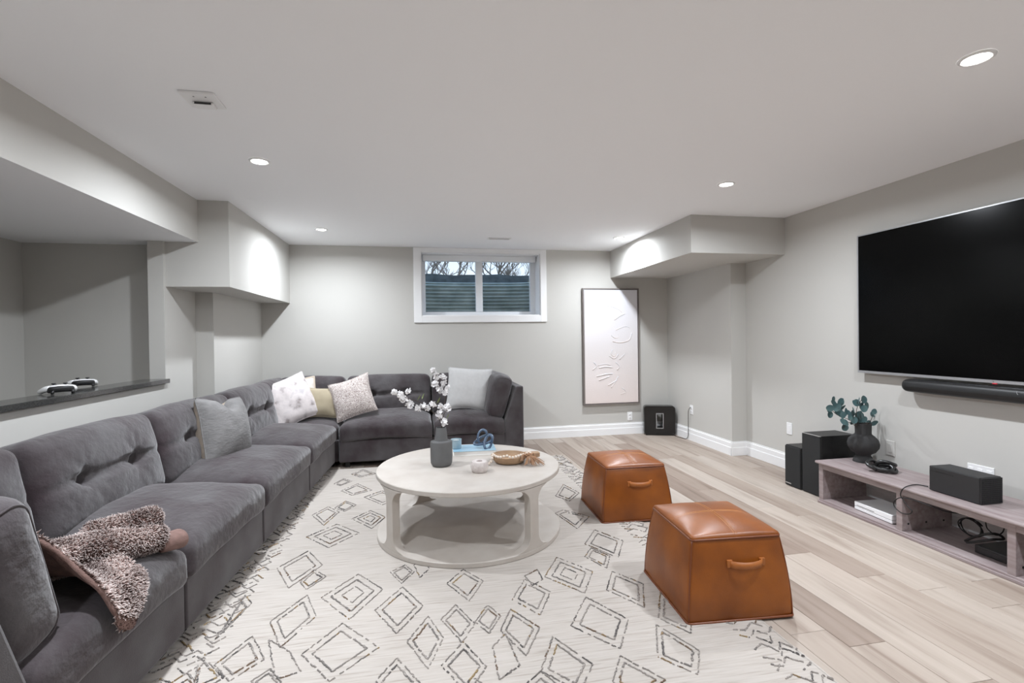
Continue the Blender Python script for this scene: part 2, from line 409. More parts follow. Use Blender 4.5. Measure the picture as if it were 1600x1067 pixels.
GX0, GX1, GZ0, GZ1 = .085, 1.465, 1.658, 2.335
wpart('frame', MB().box(OX0, GX0, FY0, FY1, OZ0, OZ1).box(GX1, OX1, FY0, FY1, OZ0, OZ1).box(GX0, GX1, FY0, FY1, OZ0, GZ0).box(GX0, GX1, FY0, FY1, GZ1, OZ1), 'vinyl')
MX0, MX1 = .733, .823
wpart('meeting_stile', MB().box(MX0, MX1, FY0-.01, FY1, GZ0, GZ1), 'vinyl', bevel=.004)
for a, bb in ((GX0, MX0), (MX1, GX1)):
    wpart('pane', MB().box(a, bb, D+.285, D+.289, GZ0, GZ1), 'pane_glass')

# outside: corrugated steel well, lawn, hedge, bare trees
ww = thing('window_well', 'curved corrugated galvanized steel window well outside the glass', 'window well', (.78, D+T, 1.3))
WT = 2.10 - 1.3
prof = []
zz = 0.0
while zz <= WT: prof.append((zz, .017*math.sin(zz/.052*2*PI))); zz += .0065
rows = []
for zz, off in prof:
    row = []
    for k in range(41):
        a = PI*k/40; rx, ry = 1.02+off, .62+off
        ca, sa = math.cos(a), math.sin(a)
        row.append((math.copysign(abs(ca)**.55, ca)*rx, abs(sa)**.75*ry, zz))
    rows.append(row)
MB().grid(rows).obj('corrugated_shell', 'steel_well', ww, smooth=True)
rim = [(p[0], p[1], WT+.004) for p in rows[-1]]
MB().tube(rim, .012, 8).obj('rim', 'steel_well', ww, smooth=True)
MB().box(-1.0, 1.0, 0, .55, -.04, 0).obj('gravel_bed', 'hedge', ww)
lawn = MB().box(-9, 14, D+T+.7, 34, 1.9, 2.04).obj('lawn', 'grass'); lawn['kind'] = 'structure'
tag(lawn, 'dull winter lawn level with the top of the window well', 'lawn')
rows = []
for i in range(60):
    xx = -5+i*.22; hh = .56 + .03*nz((xx, 0, 0), 2.2)
    yo = .1*nz((xx, 3, 0), 3)
    rows.append([(xx, 9.6+yo, 2.02), (xx, 9.55+yo, 2.02+hh*.6), (xx, 9.75+yo, 2.02+hh), (xx, 10.15+yo, 2.02+hh), (xx, 10.3+yo, 2.02)])
hd = MB().grid(rows).obj('hedge_row', 'hedge'); tag(hd, 'low dark hedge running behind the window well', 'hedge')
sb = puff(.9, .5, .5, .22, (8,8,8), lambda p, q: p + p.normalized()*.09*nz(p, 7)); xf(sb, Matrix.Translation((2.55, 9.1, 2.26)))
tag(sb.obj('brown_shrub', 'shrub', smooth=True), 'low olive brown shrub growing beyond the steel window well', 'shrub')
def tree(loc, h, seed, label):
    rnd = random.Random(seed); t = thing('bare_tree', label, 'tree', loc, 0, 'bare trees beyond the hedge')
    trunk = MB(); br = MB()
    def grow(p, d, L, r, lv):
        pts = [p]; rr = [r]; dd = d.copy()
        for i in range(4):
            dd = (dd + Vector((rnd.uniform(-.18,.18), rnd.uniform(-.18,.18), rnd.uniform(-.05,.14)))).normalized()
            pts.append(pts[-1] + dd*L/4); rr.append(r*(1-.14*(i+1)))
        (trunk if lv == 0 else br).tube(pts, rr, 6 if lv == 0 else 4, caps=False)
        if lv < 5:
            for k in range((7, 4, 4, 3, 3)[lv]):
                f = rnd.uniform(.2, 1.0); i = min(3, int(f*4)); q = pts[i].lerp(pts[i+1], f*4-i)
                a = rnd.uniform(0, 2*PI); s = rnd.uniform(.45, 1.0)
                nd = (dd + Vector((math.cos(a), math.sin(a), .15))*s).normalized()
                grow(q, nd, L*rnd.uniform(.5,.72), r*.58, lv+1)
    grow(Vector((0,0,0)), Vector((rnd.uniform(-.1,.1),0,1)), h*.42, h*.0095, 0)
    trunk.obj('trunk', 'bark', t, smooth=True); o = br.obj('branches', 'bark', t); o['kind'] = 'stuff'
tree((1.0, 13.0, 2.0), 4.2, 1, 'bare grey tree with fine twigs beyond the hedge outside the window')
tree((2.0, 14.5, 2.0), 4.6, 2, 'bare grey tree with fine twigs beyond the hedge outside the window')
tree((.2, 14.0, 2.0), 4.4, 5, 'bare grey tree with fine twigs beyond the hedge outside the window')
tree((3.1, 15.5, 2.0), 3.6, 4, 'bare grey tree with fine twigs beyond the hedge outside the window')

# ------------------------------------------------------------------ downlights
DL = ['recessed round white downlight over the sectional corner', 'recessed round white downlight beside the bulkhead near the canvas',
      'recessed round white downlight above the sofa between low wall and coffee table', 'recessed round white downlight above the floor between ottomans and speakers',
      'recessed round white downlight in the ceiling beside the television', 'recessed round white downlight over the throw blanket',
      'recessed round white downlight behind the sofa end', 'recessed round white downlight behind the television wall end']
def lamp(t, wide, beam, off=''):
    # one lamp: a narrow beam from the reflector and wide spill from the frosted lens
    ld_ = bpy.data.lights.new('downlight_lamp'+off, 'AREA'); ld_.shape = 'DISK'; ld_.size = .09; ld_.energy = wide; ld_.spread = math.radians(168)
    ld_.color = (.94, 1, 1.075)
    lo = bpy.data.objects.new('downlight_lamp'+off, ld_); COL.objects.link(lo); lo.parent = t; lo.location = (0,0,-.012)
    sp_ = bpy.data.lights.new('downlight_beam'+off, 'SPOT'); sp_.energy = beam; sp_.spot_size = math.radians(66); sp_.spot_blend = .5; sp_.shadow_soft_size = .03
    sp_.color = (.94, 1, 1.075)
    lo = bpy.data.objects.new('downlight_beam'+off, sp_); COL.objects.link(lo); lo.parent = t; lo.location = (0,0,-.014)
for k_, ((lx, ly), lab) in enumerate(zip(LAMPS, DL)):
    OFF = '_offscreen' if k_ > 4 else ''
    t = thing('downlight'+OFF, lab, 'light', (lx, ly, H), 0, 'ceiling downlights')
    prof = [(.046,-.001),(.047,-.007),(.052,-.009),(.060,-.006),(.062,-.0005)]
    MB().lathe(prof, 32, cap=False).obj('trim_ring', 'white_plastic', t, smooth=True)
    MB().lathe([(.0465,-.0035),(.0465,-.003)], 28).obj('lens', 'lens', t)
    lamp(t, LAMP_W, SPOT_W, OFF)
# ceiling alarm plate and air register
t = thing('ceiling_alarm', 'square white alarm plate with a small grille on the ceiling', 'alarm', (-.967, 2.476, H))
MB().box(-.075, .075, -.075, .075, -.012, 0).obj('plate', 'white_plastic', t, bevel=.004)
b1 = MB().box(-.045, .045, .0, .05, -.028, -.012).obj('housing', 'white_plastic', t, bevel=.006)
MB().box(-.035, .035, -.0015, .0, -.025, -.016).obj('grille', 'black_satin', b1)
for dx in (-.02, .03): MB().lathe([(.004,-.0135),(.004,-.0122)], 10, (dx,-.045,0)).obj('indicator', 'grey_mark', t)
t = thing('air_register', 'slim white ceiling air register in front of the window', 'vent', (.905, 5.45, H))
MB().box(-.13, .13, -.045, -.03, -.006, 0).box(-.13, .13, .03, .045, -.006, 0).box(-.13, -.115, -.03, .03, -.006, 0).box(.115, .13, -.03, .03, -.006, 0).obj('frame', 'white_plastic', t)
MB().box(-.115, .115, -.03, .03, .112, .12).box(-.115, -.113, -.03, .03, 0, .112).box(.113, .115, -.03, .03, 0, .112).box(-.113, .113, -.03, -.028, 0, .112).box(-.113, .113, .028, .03, 0, .112).obj('duct', 'light_metal', t)
for k in range(4): MB().box(-.115, .115, -.0255+k*.015, -.0235+k*.015, -.004, .012).obj('slat', 'white_plastic', t)

# wall plates
def outlet(loc, rz, label, kind='outlet', pm='white_plastic'):
    t = thing('wall_outlet', label, 'outlet', loc, rz)
    MB().box(-.035, .035, -.007, 0, -.057, .057).obj('plate', pm, t, bevel=.003)
    if kind == 'outlet':
        for zc in (-.022, .022):
            s = puff(.034, .006, .03, .003, (4,1,4)); xf(s, Matrix.Translation((0,-.008,zc))); so = s.obj('socket', 'trim_white', t, smooth=True)
            MB().box(-.008, -.005, -.0115, -.011, zc-.006, zc+.006).box(.005, .008, -.0115, -.011, zc-.006, zc+.006).obj('slot', 'dark_hole', so)
    else:
        MB().box(-.016, .016, -.0095, -.006, -.032, .032).obj('blank_insert', 'trim_white' if pm != 'paint_wall' else pm, t, bevel=.001)
    return t
outlet((2.755, D, .237), 0, 'white outlet plate on the back wall below the framed canvas')
OB = gx(1081, 640, XB)
outlet((XB, OB.y, OB.z), -PI/2, 'white outlet with a black plug beside the subwoofer')
outlet((XR, 4.10, .40), -PI/2, 'plain white wall plate beside the black speakers', 'blank')
p = gx(1392, 700, XR); outlet((XR, p.y, p.z), -PI/2, 'wall-coloured blank plate above the black links on the media bench', 'blank', 'paint_wall')
p = gx(1533, 741, XR); t = thing('wall_outlet', 'wide white outlet plate partly hidden by the black game console', 'outlet', (XR, p.y, p.z), -PI/2)
MB().box(-.075, .075, -.007, 0, -.057, .057).obj('plate', 'white_plastic', t, bevel=.003)
for k in range(3):
    for zc in (-.022, .022): MB().box(-.015+(k-1)*.052, .015+(k-1)*.052, -.010, -.006, zc-.014, zc+.014).obj('socket', 'trim_white', t, bevel=.003)

# ------------------------------------------------------------------ rug
RX0, RX1, RY0, RY1 = -1.12, 1.53, 1.40, 5.16
RT = .012
rg = thing('area_rug', 'large cream wool rug with broken diamond outlines under the coffee table', 'rug', ((RX0+RX1)/2, (RY0+RY1)/2, 0))
rc = Vector(rg.location)
rows = []
nx_, ny_ = 60, 84
top = []
for j in range(ny_+1):
    row = []
    for i in range(nx_+1):
        xx = RX0+(RX1-RX0)*i/nx_; yy = RY0+(RY1-RY0)*j/ny_
        ex = .006*nz((0, yy, 0), 3, 2)*(1 if i in (0, nx_) else 0)
        ed = min(i, nx_-i, j, ny_-j)
        row.append((xx+ex-rc.x, yy-rc.y, (.003 if ed == 0 else RT+.0012*nz((xx, yy, 0), 9))))
    top.append(row)
mb = MB().grid(top)
mb.box(RX0-rc.x+.01, RX1-rc.x-.01, RY0-rc.y+.01, RY1-rc.y-.01, 0.0005, .006)
mb.obj('pile', 'rug_wool', rg, smooth=True)
DIA = [((479,839),(527,819),(561,833),(513,856),3),((488,805),(513,792),(530,800),(506,821),2),((523,794),(540,783),(557,789),(539,799),2),
 ((550,811),(579,798),(602,808),(581,826),3),((569,777),(597,767),(625,776),(598,789),2),((533,767),(559,756),(581,766),(550,774),2),
 ((522,756),(537,748),(550,752),(532,759),2),((549,741),(567,734),(588,740),(564,746),2),((433,888),(482,861),(504,883),(451,919),2),
 ((469,910),(491,890),(510,901),(479,921),2),((422,972),(480,930),(494,963),(438,1012),2),((335,1039),(395,994),(413,1030),(358,1065),2),
 ((502,934),(560,897),(598,921),(546,968),3),((300,985),(366,932),(393,943),(330,1000),2),((471,1023),(535,974),(592,1012),(515,1065),2),
 ((393,1065),(422,1045),(440,1067),(410,1095),2),((586,954),(629,917),(661,947),(620,990),2),((610,894),(633,883),(647,894),(627,912),2),
 ((647,883),(660,874),(671,888),(656,903),1),((698,912),(724,890),(755,908),(733,939),2),((800,937),(820,905),(860,925),(844,961),2),
 ((636,1003),(669,963),(693,997),(669,1045),2),((689,968),(712,945),(742,975),(722,1004),2),((742,972),(762,945),(782,962),(764,990),2),
 ((782,985),(798,952),(843,981),(822,1025),2),((587,1065),(620,1028),(656,1067),(620,1110),2),((690,1040),(724,1003),(760,1042),(730,1085),2),
 ((770,1010),(790,990),(812,1040),(780,1062),1),((914,850),(929,828),(973,845),(966,872),2),((914,870),(923,856),(953,869),(948,888),2),
 ((948,922),(956,893),(1004,912),(1007,949),2),((851,901),(870,871),(926,893),(913,927),3),((892,978),(915,933),(982,968),(969,1014),2),
 ((845,1049),(864,995),(926,1038),(907,1081),2),((1028,1027),(1025,976),(1093,1017),(1090,1054),2),((958,1065),(969,1025),(1039,1062),(1000,1100),2),
 ((1029,966),(1031,926),(1080,960),(1080,990),2),((867,802),(880,797),(921,807),(902,826),2),((868,775),(880,757),(905,770),(890,783),2),
 ((845,1049),(800,1090),(850,1120),(900,1095),2),((270,1045),(318,1028),(350,1060),(300,1085),2),((560,1090),(600,1075),(640,1110),(600,1140),2),
 ((420,1000),(452,1018),(470,1050),(430,1062),1),((712,1075),(742,1060),(790,1095),(742,1120),2),((820,900),(840,890),(848,905),(832,915),1)]
ym = MB(); ycol = []
YC = [((96,92,90),1.6),((122,117,113),4),((140,134,129),7),((156,149,143),8),((138,117,90),1.0),((114,97,83),1.2),((148,128,96),.6)]
def dash(p, q, wd, colr, hgt=.004):
    d = (q-p); L = d.length
    if L < .003: return
    d /= L; nn = Vector((-d.y, d.x, 0)); m_ = wd/2
    b0 = len(ym.f)
    base = RT+.0005
    a = [p-nn*m_, q-nn*m_, q+nn*m_, p+nn*m_]
    c = [p+d*L*.18-nn*m_*.5, q-d*L*.18-nn*m_*.5, q-d*L*.18+nn*m_*.5, p+d*L*.18+nn*m_*.5]
    vs = [Vector((v.x-rc.x, v.y-rc.y, base-.002)) for v in a] + [Vector((v.x-rc.x, v.y-rc.y, base+hgt)) for v in c]
    ym.add(vs, [(0,1,5,4),(1,2,6,5),(2,3,7,6),(3,0,4,7),(4,5,6,7)])
    ycol.extend([colr]*5)
rr_ = random.Random(11)
def yarn_line(p, q, wd=.013, dens=.86, dark=0.5):
    L = (q-p).length; s = 0.0; cr = rr_.choices([c for c, w_ in YC], [w_ for c, w_ in YC])[0]
    while s < L:
        l = rr_.uniform(.009, .020)
        if rr_.random() < .25: cr = rr_.choices([c for c, w_ in YC], [w_ for c, w_ in YC])[0]
        if rr_.random() < dens:
            f0, f1 = s/L, min(1, (s+l)/L)
            j = Vector((rr_.uniform(-.003,.003), rr_.uniform(-.003,.003), 0))
            dash(p.lerp(q, f0)+j, p.lerp(q, f1)+j*.4, wd*rr_.uniform(.5, 1.15), cr)
        s += l*rr_.uniform(.62, .9)
def inrug(v): return RX0+.24 < v.x < RX1-.2 and RY0+.05 < v.y < RY1-.05
def cl(v): return Vector((max(RX0+.22, min(RX1-.02, v.x)), max(RY0+.05, min(RY1-.05, v.y)), 0))
for dd in DIA:
    P4 = [cl(gz(u, v, RT)) for u, v in dd[:4]]
    c = sum(P4, Vector())/4
    for k in range(dd[4]):
        f = (1, .70, .36)[k] if dd[4] > 1 else 1
        Q = [c+(v-c)*f for v in P4]
        dens = (.8, .93, .7)[k]
        for i in range(4): yarn_line(Q[i], Q[(i+1) % 4], (.007, .010, .006)[k], dens)
# dense lattice borders on both long sides and the far edge
def border(x0, x1, y0, y1, step, amp):
    # rows of jagged chevrons running across the border strip
    yy = y0
    while yy < y1:
        xx = x0+.012; sg = rr_.choice((-1, 1)); p = Vector((xx, yy, 0))
        while xx < x1-step:
            xx += step*rr_.uniform(.7, 1.3); sg = -sg
            q = Vector((min(xx, x1-.01), yy+sg*amp*rr_.uniform(.4, 1.0), 0))
            if rr_.random() < .82 and RY0+.02 < q.y < RY1-.02: yarn_line(p, q, .009, .85)
            p = q
        yy += amp*rr_.uniform(1.0, 1.5)
border(RX0, RX0+.27, RY0+.03, RY1-.03, .045, .032)
border(RX1-.2, RX1, RY0+.03, RY1-.03, .05, .036)
yo = ym.obj('yarn_pattern', 'rug_yarn', rg); yo['kind'] = 'stuff'
ca = yo.data.color_attributes.new('yarn', 'FLOAT_COLOR', 'CORNER'); li = 0
buf = []
for poly, c in zip(yo.data.polygons, ycol):
    cc = s2l(c)+(1,)
    buf.extend(list(cc)*poly.loop_total)
ca.data.foreach_set('color', buf)

# ------------------------------------------------------------------ sectional sofa
SD = .93
def seat_mesh(w_, dpt, seed, crown=.11, droop=.03):
    def fn(p, q):
        f = max(0, 1-abs(q.x)**3.2)*max(0, 1-abs(q.y*.92)**3.2)
        if q.z > -.2: p.z += crown*f*(.5+.5*q.z)*(.86+.18*q.y)
        if q.z < 0: p.z += droop*(1-q.x*q.x)*(-q.z)*(1 if q.y < 0 else .3)
        p.y -= .012*(1-q.x*q.x) if q.y < -.5 else 0
        p += Vector((nz(p, 5, seed), nz(p, 5, seed+9), nz(p, 5, seed+20)))*.006
        p.z += .004*nz((p.x*2, p.y*14, p.z), 1, seed)
        return p
    return puff(w_, dpt, .17, .045, (18, 16, 3), fn)
def back_mesh(w_, hgt, th, seed, btn=(-.42, .42)):
    def fn(p, q):
        # local: x width, y thickness (front is -y), z height
        f = max(0, 1-abs(q.x)**4)*max(0, 1-abs(q.z)**3)
        if q.y < 0:
            p.y -= .045*f
            cr = math.exp(-(q.z/.075)**2)*(1 if abs(q.x) < .5 else max(0, 1-(abs(q.x)-.5)*1.6))
            p.y += .026*cr
            for bx in btn:
                d2 = ((q.x-bx)*w_/2)**2 + (q.z*hgt/2)**2
                p.y += .05*math.exp(-d2/(.030**2)) + .022*math.exp(-d2/(.075**2))
                ang = math.atan2(q.z*hgt/2, (q.x-bx)*w_/2)
                p.y += .006*math.sin(ang*9+seed)*math.exp(-d2/(.11**2))
        else: p.y += .01*f
        p.z += .018*(1-q.x*q.x) if q.z > 0 else 0
        p += Vector((nz(p, 6, seed), nz(p, 6, seed+5), nz(p, 6, seed+31)))*.007
        return p
    return puff(w_, th, hgt, .06, (40, 3, 26), fn)
def back_unit(t, w_, seed, loc, rz=0, tilt=.21, hgt=.47, th=.19, frame=True):
    """back cushion resting on the seat against a sloped frame; local frame of the module"""
    M = Matrix.Translation(loc) @ Matrix.Rotation(rz, 4, 'Z') @ Matrix.Rotation(-tilt, 4, 'X')
    xf(back_mesh(w_, hgt, th, seed), M).obj('back_cushion', 'velvet', t, smooth=True)
def foot(t, x_, y_, z0=RT):
    MB().prism([(-.022,-.022),(.022,-.022),(.022,.022),(-.022,.022)], z0-.003, .07, 'z').obj('leg', 'black_foot', t, loc=(x_, y_, 0), bevel=.003)
def frame_back(t, x0, x1, d=SD):
    MB().prism([(d-.30,.27),(d,.27),(d,.78),(d-.075,.78)], x0, x1, 'x').obj('back_frame', 'velvet_base', t, bevel=.02, seg=3)
def module(name_label, w_, loc, rz, seed, arm=None, cushion=True, feetz=RT):
    t = thing('sofa_module', name_label, 'sofa', loc, rz, 'charcoal sectional sofa modules')
    g = .006
    MB().box(g, w_-g, .02, SD, .06, .285).obj('base', 'velvet_base', t, bevel=.012, seg=3)
    for fx in (.08, w_-.08):
        for fy in (.09, SD-.1): foot(t, fx, fy, feetz)
    frame_back(t, g, w_-g)
    sx0, sx1 = g, w_-g
    if arm == 'right': sx1 = w_-.20
    if arm == 'left': sx0 = .20
    sm = seat_mesh(sx1-sx0, .76, seed); xf(sm, Matrix.Translation(((sx0+sx1)/2, .375, .35))); sm.obj('seat_cushion', 'velvet', t, smooth=True)
    bx0, bx1 = sx0, sx1
    if arm == 'right': bx1 = sx1-.02
    if arm == 'left': bx0 = sx0+.02
    back_unit(t, bx1-bx0-.004, seed, ((bx0+bx1)/2, .685, .655))
    if arm:
        # arm: vertical outside, sloped inside, and a loose cushion leaning on it
        if arm == 'right': prof = [(w_-.205,.06),(w_,.06),(w_,.785),(w_-.075,.785),(w_-.205,.42)]
        else: prof = [(.205,.06),(.205,.42),(.075,.785),(0,.785),(0,.06)]
        MB().prism(prof, .0, SD-.02, 'y').obj('arm', 'velvet_base', t, bevel=.014, seg=3)
        s = 1 if arm == 'right' else -1
        def fn(p, q):
            f = max(0, 1-abs(q.y)**4)*max(0, 1-abs(q.z)**3)
            p.x -= s*.035*f if q.x*s < 0 else 0
            p.z += .015*(1-q.y*q.y) if q.z > 0 else 0
            p += Vector((nz(p, 6, seed), nz(p, 6, seed+5), nz(p, 6, seed+31)))*.008
            return p
        cm = puff(.205, .82, .47, .07, (3, 22, 18), fn)
        M = Matrix.Translation(((w_-.245) if arm == 'right' else .245, .44, .665)) @ Matrix.Rotation(s*.27, 4, 'Y')
        c = xf(cm, M).obj('arm_cushion', 'velvet', t, smooth=True)
        pts = []
        hx_, hz_, rc_ = .1025-.019, .235-.019, .05
        for cx_, cz_, a0_ in ((1,1,0),(-1,1,PI/2),(-1,-1,PI),(1,-1,1.5*PI)):
            for k in range(9): a = a0_+PI/2*k/8; pts.append(M @ fn(Vector(((hx_-rc_)*cx_+rc_*math.cos(a), -.392, (hz_-rc_)*cz_+rc_*math.sin(a))), Vector((0, -1, ((hz_-rc_)*cz_+rc_*math.sin(a))/.235))))
        MB().tube(pts, .0035, 6, closed=True).obj('piping', 'velvet_base', c, smooth=True)
    return t
# left run stands a few degrees off the wall
AL = math.radians(2.96)
FA = Vector((-.848, 5.226, 0)); dv = Vector((-math.sin(AL), -math.cos(AL), 0))
RZL = PI/2 - AL
def lrun(s): p = FA + dv*s; return (p.x, p.y, 0)
module('armless charcoal velvet sofa module between the corner and the grey pillow', .95, lrun(.95), RZL, 3)
module('armless charcoal velvet sofa module holding the grey velvet pillow', 1.035, lrun(1.985), RZL, 14)
module('armless charcoal velvet sofa module next to the one with the throw', .91, lrun(2.895), RZL, 25)
module('charcoal velvet sofa end module with an arm and a fleece throw', 1.03, lrun(3.925), RZL, 36, arm='left')
YBK = 5.16
module('armless charcoal velvet sofa module along the window wall beside the corner', .955, (-.83, YBK, 0), 0, 47, feetz=0)
module('charcoal velvet sofa end module with an arm and a white pillow', .975, (.125, YBK, 0), 0, 58, arm='right', feetz=0)
# corner module
t = thing('sofa_module', 'square corner module of the charcoal velvet sectional behind the spotted pillow', 'sofa', (-1.775, YBK, 0), 0, 'charcoal sectional sofa modules')
CW = .94
MB().box(.0, CW, .07, SD, .06, .285).obj('base', 'velvet_base', t, bevel=.012, seg=3)
sm = seat_mesh(CW-.1, .80, 69, crown=.07, droop=0); xf(sm, Matrix.Translation((CW/2+.05, .485, .35))); sm.obj('seat_cushion', 'velvet', t, smooth=True)
MB().prism([(SD-.28,.27),(SD,.27),(SD,.78),(SD-.075,.78)], .0, CW, 'x').obj('back_frame', 'velvet_base', t, bevel=.02, seg=3)
MB().prism([(.28,.27),(.075,.78),(.0,.78),(.0,.27)], .08, SD, 'y').obj('side_frame', 'velvet_base', t, bevel=.02, seg=3)
back_unit(t, .72, 70, (CW-.37, .695, .655))
back_unit(t, .66, 81, (.215, .40, .655), rz=PI/2)
for fx in (.1, CW-.08):
    for fy in (.15, SD-.1): foot(t, fx, fy, 0)

# ------------------------------------------------------------------ throw pillows
def pillow_mesh(w_, h_, T_, seed, pinch=.07, ear=.0, n_=26, chop=0):
    vs = []; fs = []
    def P(u, v, side):
        x_ = w_/2*u*(1-pinch*(1-v*v)); z_ = h_/2*v*(1-pinch*(1-u*u))
        e = max(0, (1-u*u))*max(0, (1-v*v))
        y_ = side*T_/2*e**.42
        z_ -= chop*math.exp(-(u/.28)**2)*max(0, v)**2
        p = Vector((x_, y_, z_))
        wr = e**.3
        p.y += side*wr*(.012*nz((x_*7, seed, z_*7), 1)+.007*math.sin((u*v)*9+seed)*(abs(u*v)))
        p += Vector((nz(p, 6, seed), .4*nz(p, 6, seed+3), nz(p, 6, seed+7)))*.008
        return p
    k = n_+1
    for side in (-1, 1):
        for j in range(k):
            for i in range(k): vs.append(P(-1+2*i/n_, -1+2*j/n_, side))
    for j in range(n_):
        for i in range(n_):
            a = j*k+i; fs.append((a, a+1, a+k+1, a+k)); a += k*k; fs.append((a, a+k, a+k+1, a+1))
    return vs, fs, k
def pillow(name, label, w_, h_, T_, pos, yaw, lean, roll, mfront, mback, seed, chop=0, piping=None, group='throw pillows on the sectional', pinch=.07):
    vs, fs, k = pillow_mesh(w_, h_, T_, seed, chop=chop, pinch=pinch)
    mb = MB(); mb.add(vs, fs); half = len(fs)
    mb.mi = [0 if i % 2 == 0 else 1 for i in range(half)]
    t = thing(name, label, 'pillow', pos, 0, group)
    t.rotation_euler = (Matrix.Rotation(yaw, 3, 'Z') @ Matrix.Rotation(-lean, 3, 'X') @ Matrix.Rotation(roll, 3, 'Y')).to_euler()
    mb.obj('cover', [mfront, mback], t, smooth=True)
    loop = [vs[i] for i in range(k)] + [vs[j*k+k-1] for j in range(1, k)] + [vs[(k-1)*k+i] for i in range(k-2, -1, -1)] + [vs[j*k] for j in range(k-2, 0, -1)]
    MB().tube(loop, .004 if not piping else piping[1], 6, closed=True).obj('piping', piping[0] if piping else mfront, t, smooth=True)
    return t
# centres: direction from the photo, distance from the seat each one rests on; yaw turns the face, lean tips the top back
rad = math.radians
pillow('throw_pillow', 'grey velvet pillow with a karate-chopped top and linen back', .48, .47, .25, gx(350, 670, -1.40), rad(76), .24, .10, 'pillow_grey', 'pillow_linen', 5, chop=.085)
pillow('throw_pillow', 'large pale spotted pillow in the sectional corner', .52, .50, .17, gy(452, 627, 5.36), rad(24), .42, -.36, 'pillow_spots', 'pillow_cream', 15)
pillow('throw_pillow', 'cream pillow with a rope edge behind the spotted pillow', .44, .42, .12, gy(461, 623, 5.53), rad(14), .34, -.12, 'pillow_cream', 'pillow_cream', 22, piping=('pillow_linen', .012))
pillow('throw_pillow', 'small khaki velvet pillow between two patterned pillows', .34, .32, .13, gy(506, 629, 5.47), rad(4), .3, .06, 'pillow_khaki', 'pillow_khaki', 33)
pillow('throw_pillow', 'beige pillow with a scrolling floral pattern on the back run', .43, .43, .15, gy(551, 621, 5.40), rad(-8), .36, -.33, 'pillow_floral', 'pillow_linen', 44)
pillow('throw_pillow', 'plain light grey pillow leaning by the sofa arm', .50, .48, .15, gy(733, 607, 5.48), rad(-4), .30, .07, 'pillow_white', 'pillow_white', 55, pinch=.07)

# ------------------------------------------------------------------ throw blanket
ctl = [
 [(-1.62,1.46,.90),(-1.62,1.56,.915),(-1.60,1.70,.80),(-1.58,1.80,.58),(-1.57,1.92,.56)],
 [(-1.45,1.46,.90),(-1.45,1.57,.915),(-1.44,1.70,.80),(-1.43,1.80,.59),(-1.42,1.96,.55)],
 [(-1.30,1.50,.90),(-1.30,1.60,.90),(-1.28,1.71,.77),(-1.27,1.82,.59),(-1.27,2.02,.55)],
 [(-1.19,1.62,.84),(-1.18,1.70,.76),(-1.17,1.77,.65),(-1.15,1.86,.56),(-1.15,2.04,.55)],
 [(-1.09,1.74,.66),(-1.07,1.78,.58),(-1.06,1.83,.54),(-1.06,1.89,.53),(-1.06,2.00,.53)],
 [(-1.01,1.76,.54),(-.995,1.79,.505),(-.99,1.84,.49),(-.99,1.90,.49),(-1.0,1.98,.49)],
 [(-.970,1.76,.46),(-.965,1.79,.43),(-.96,1.84,.41),(-.965,1.89,.42),(-.975,1.95,.45)],
 [(-.975,1.77,.41),(-.97,1.79,.38),(-.965,1.84,.355),(-.97,1.88,.37),(-.98,1.92,.41)]]
rowsA = [catmull(r, 5) for r in ctl]
colsT = list(zip(*rowsA)); dense = [catmull(c, 5) for c in colsT]
P = [[dense[j][i] + Vector((0,0,1))*.008*nz(dense[j][i], 12, 4) for j in range(len(dense))] for i in range(len(dense[0]))]
tb = thing('throw_blanket', 'brown and white fleece throw draped over the sofa arm and seat', 'blanket', (-1.1, 1.9, .4))
tbo = Vector(tb.location)
dr = MB().grid([[p-tbo for p in row] for row in P]); surf = [(dr, .55)]
do = dr.obj('drape', 'throw_backing', tb, smooth=True)
so = do.modifiers.new('thick', 'SOLIDIFY'); so.thickness = .014; so.offset = 1
def roll_mesh(a, b_, ra, rb, flat, seed):
    a = Vector(a); b_ = Vector(b_); pts = []; rs = []
    for k in range(15):
        f = k/14; p = a.lerp(b_, f); p += Vector((nz(p, 5, seed), nz(p, 5, seed+2), .5*nz(p, 5, seed+4)))*.02
        e = min(1, math.sqrt(max(0.0, 1-(2*f-1)**6))+.12); pts.append(p-tbo); rs.append((ra+(rb-ra)*f)*e)
    return MB().tube(pts, rs, 18, flat=flat)
r1 = roll_mesh((-1.34,1.86,.585), (-1.035,2.235,.535), .085, .078, .68, 3); r1.obj('rolled_fold', 'throw_backing', tb, smooth=True); surf.append((r1, 1))
r2 = roll_mesh((-1.25,2.08,.60), (-1.075,2.24,.605), .05, .055, .7, 8); r2.obj('rolled_fold', 'throw_backing', tb, smooth=True); surf.append((r2, 1))
r3 = roll_mesh((-1.06,2.19,.51), (-1.0,2.275,.50), .045, .05, .8, 18); r3.obj('rolled_fold', 'throw_backing', tb, smooth=True)
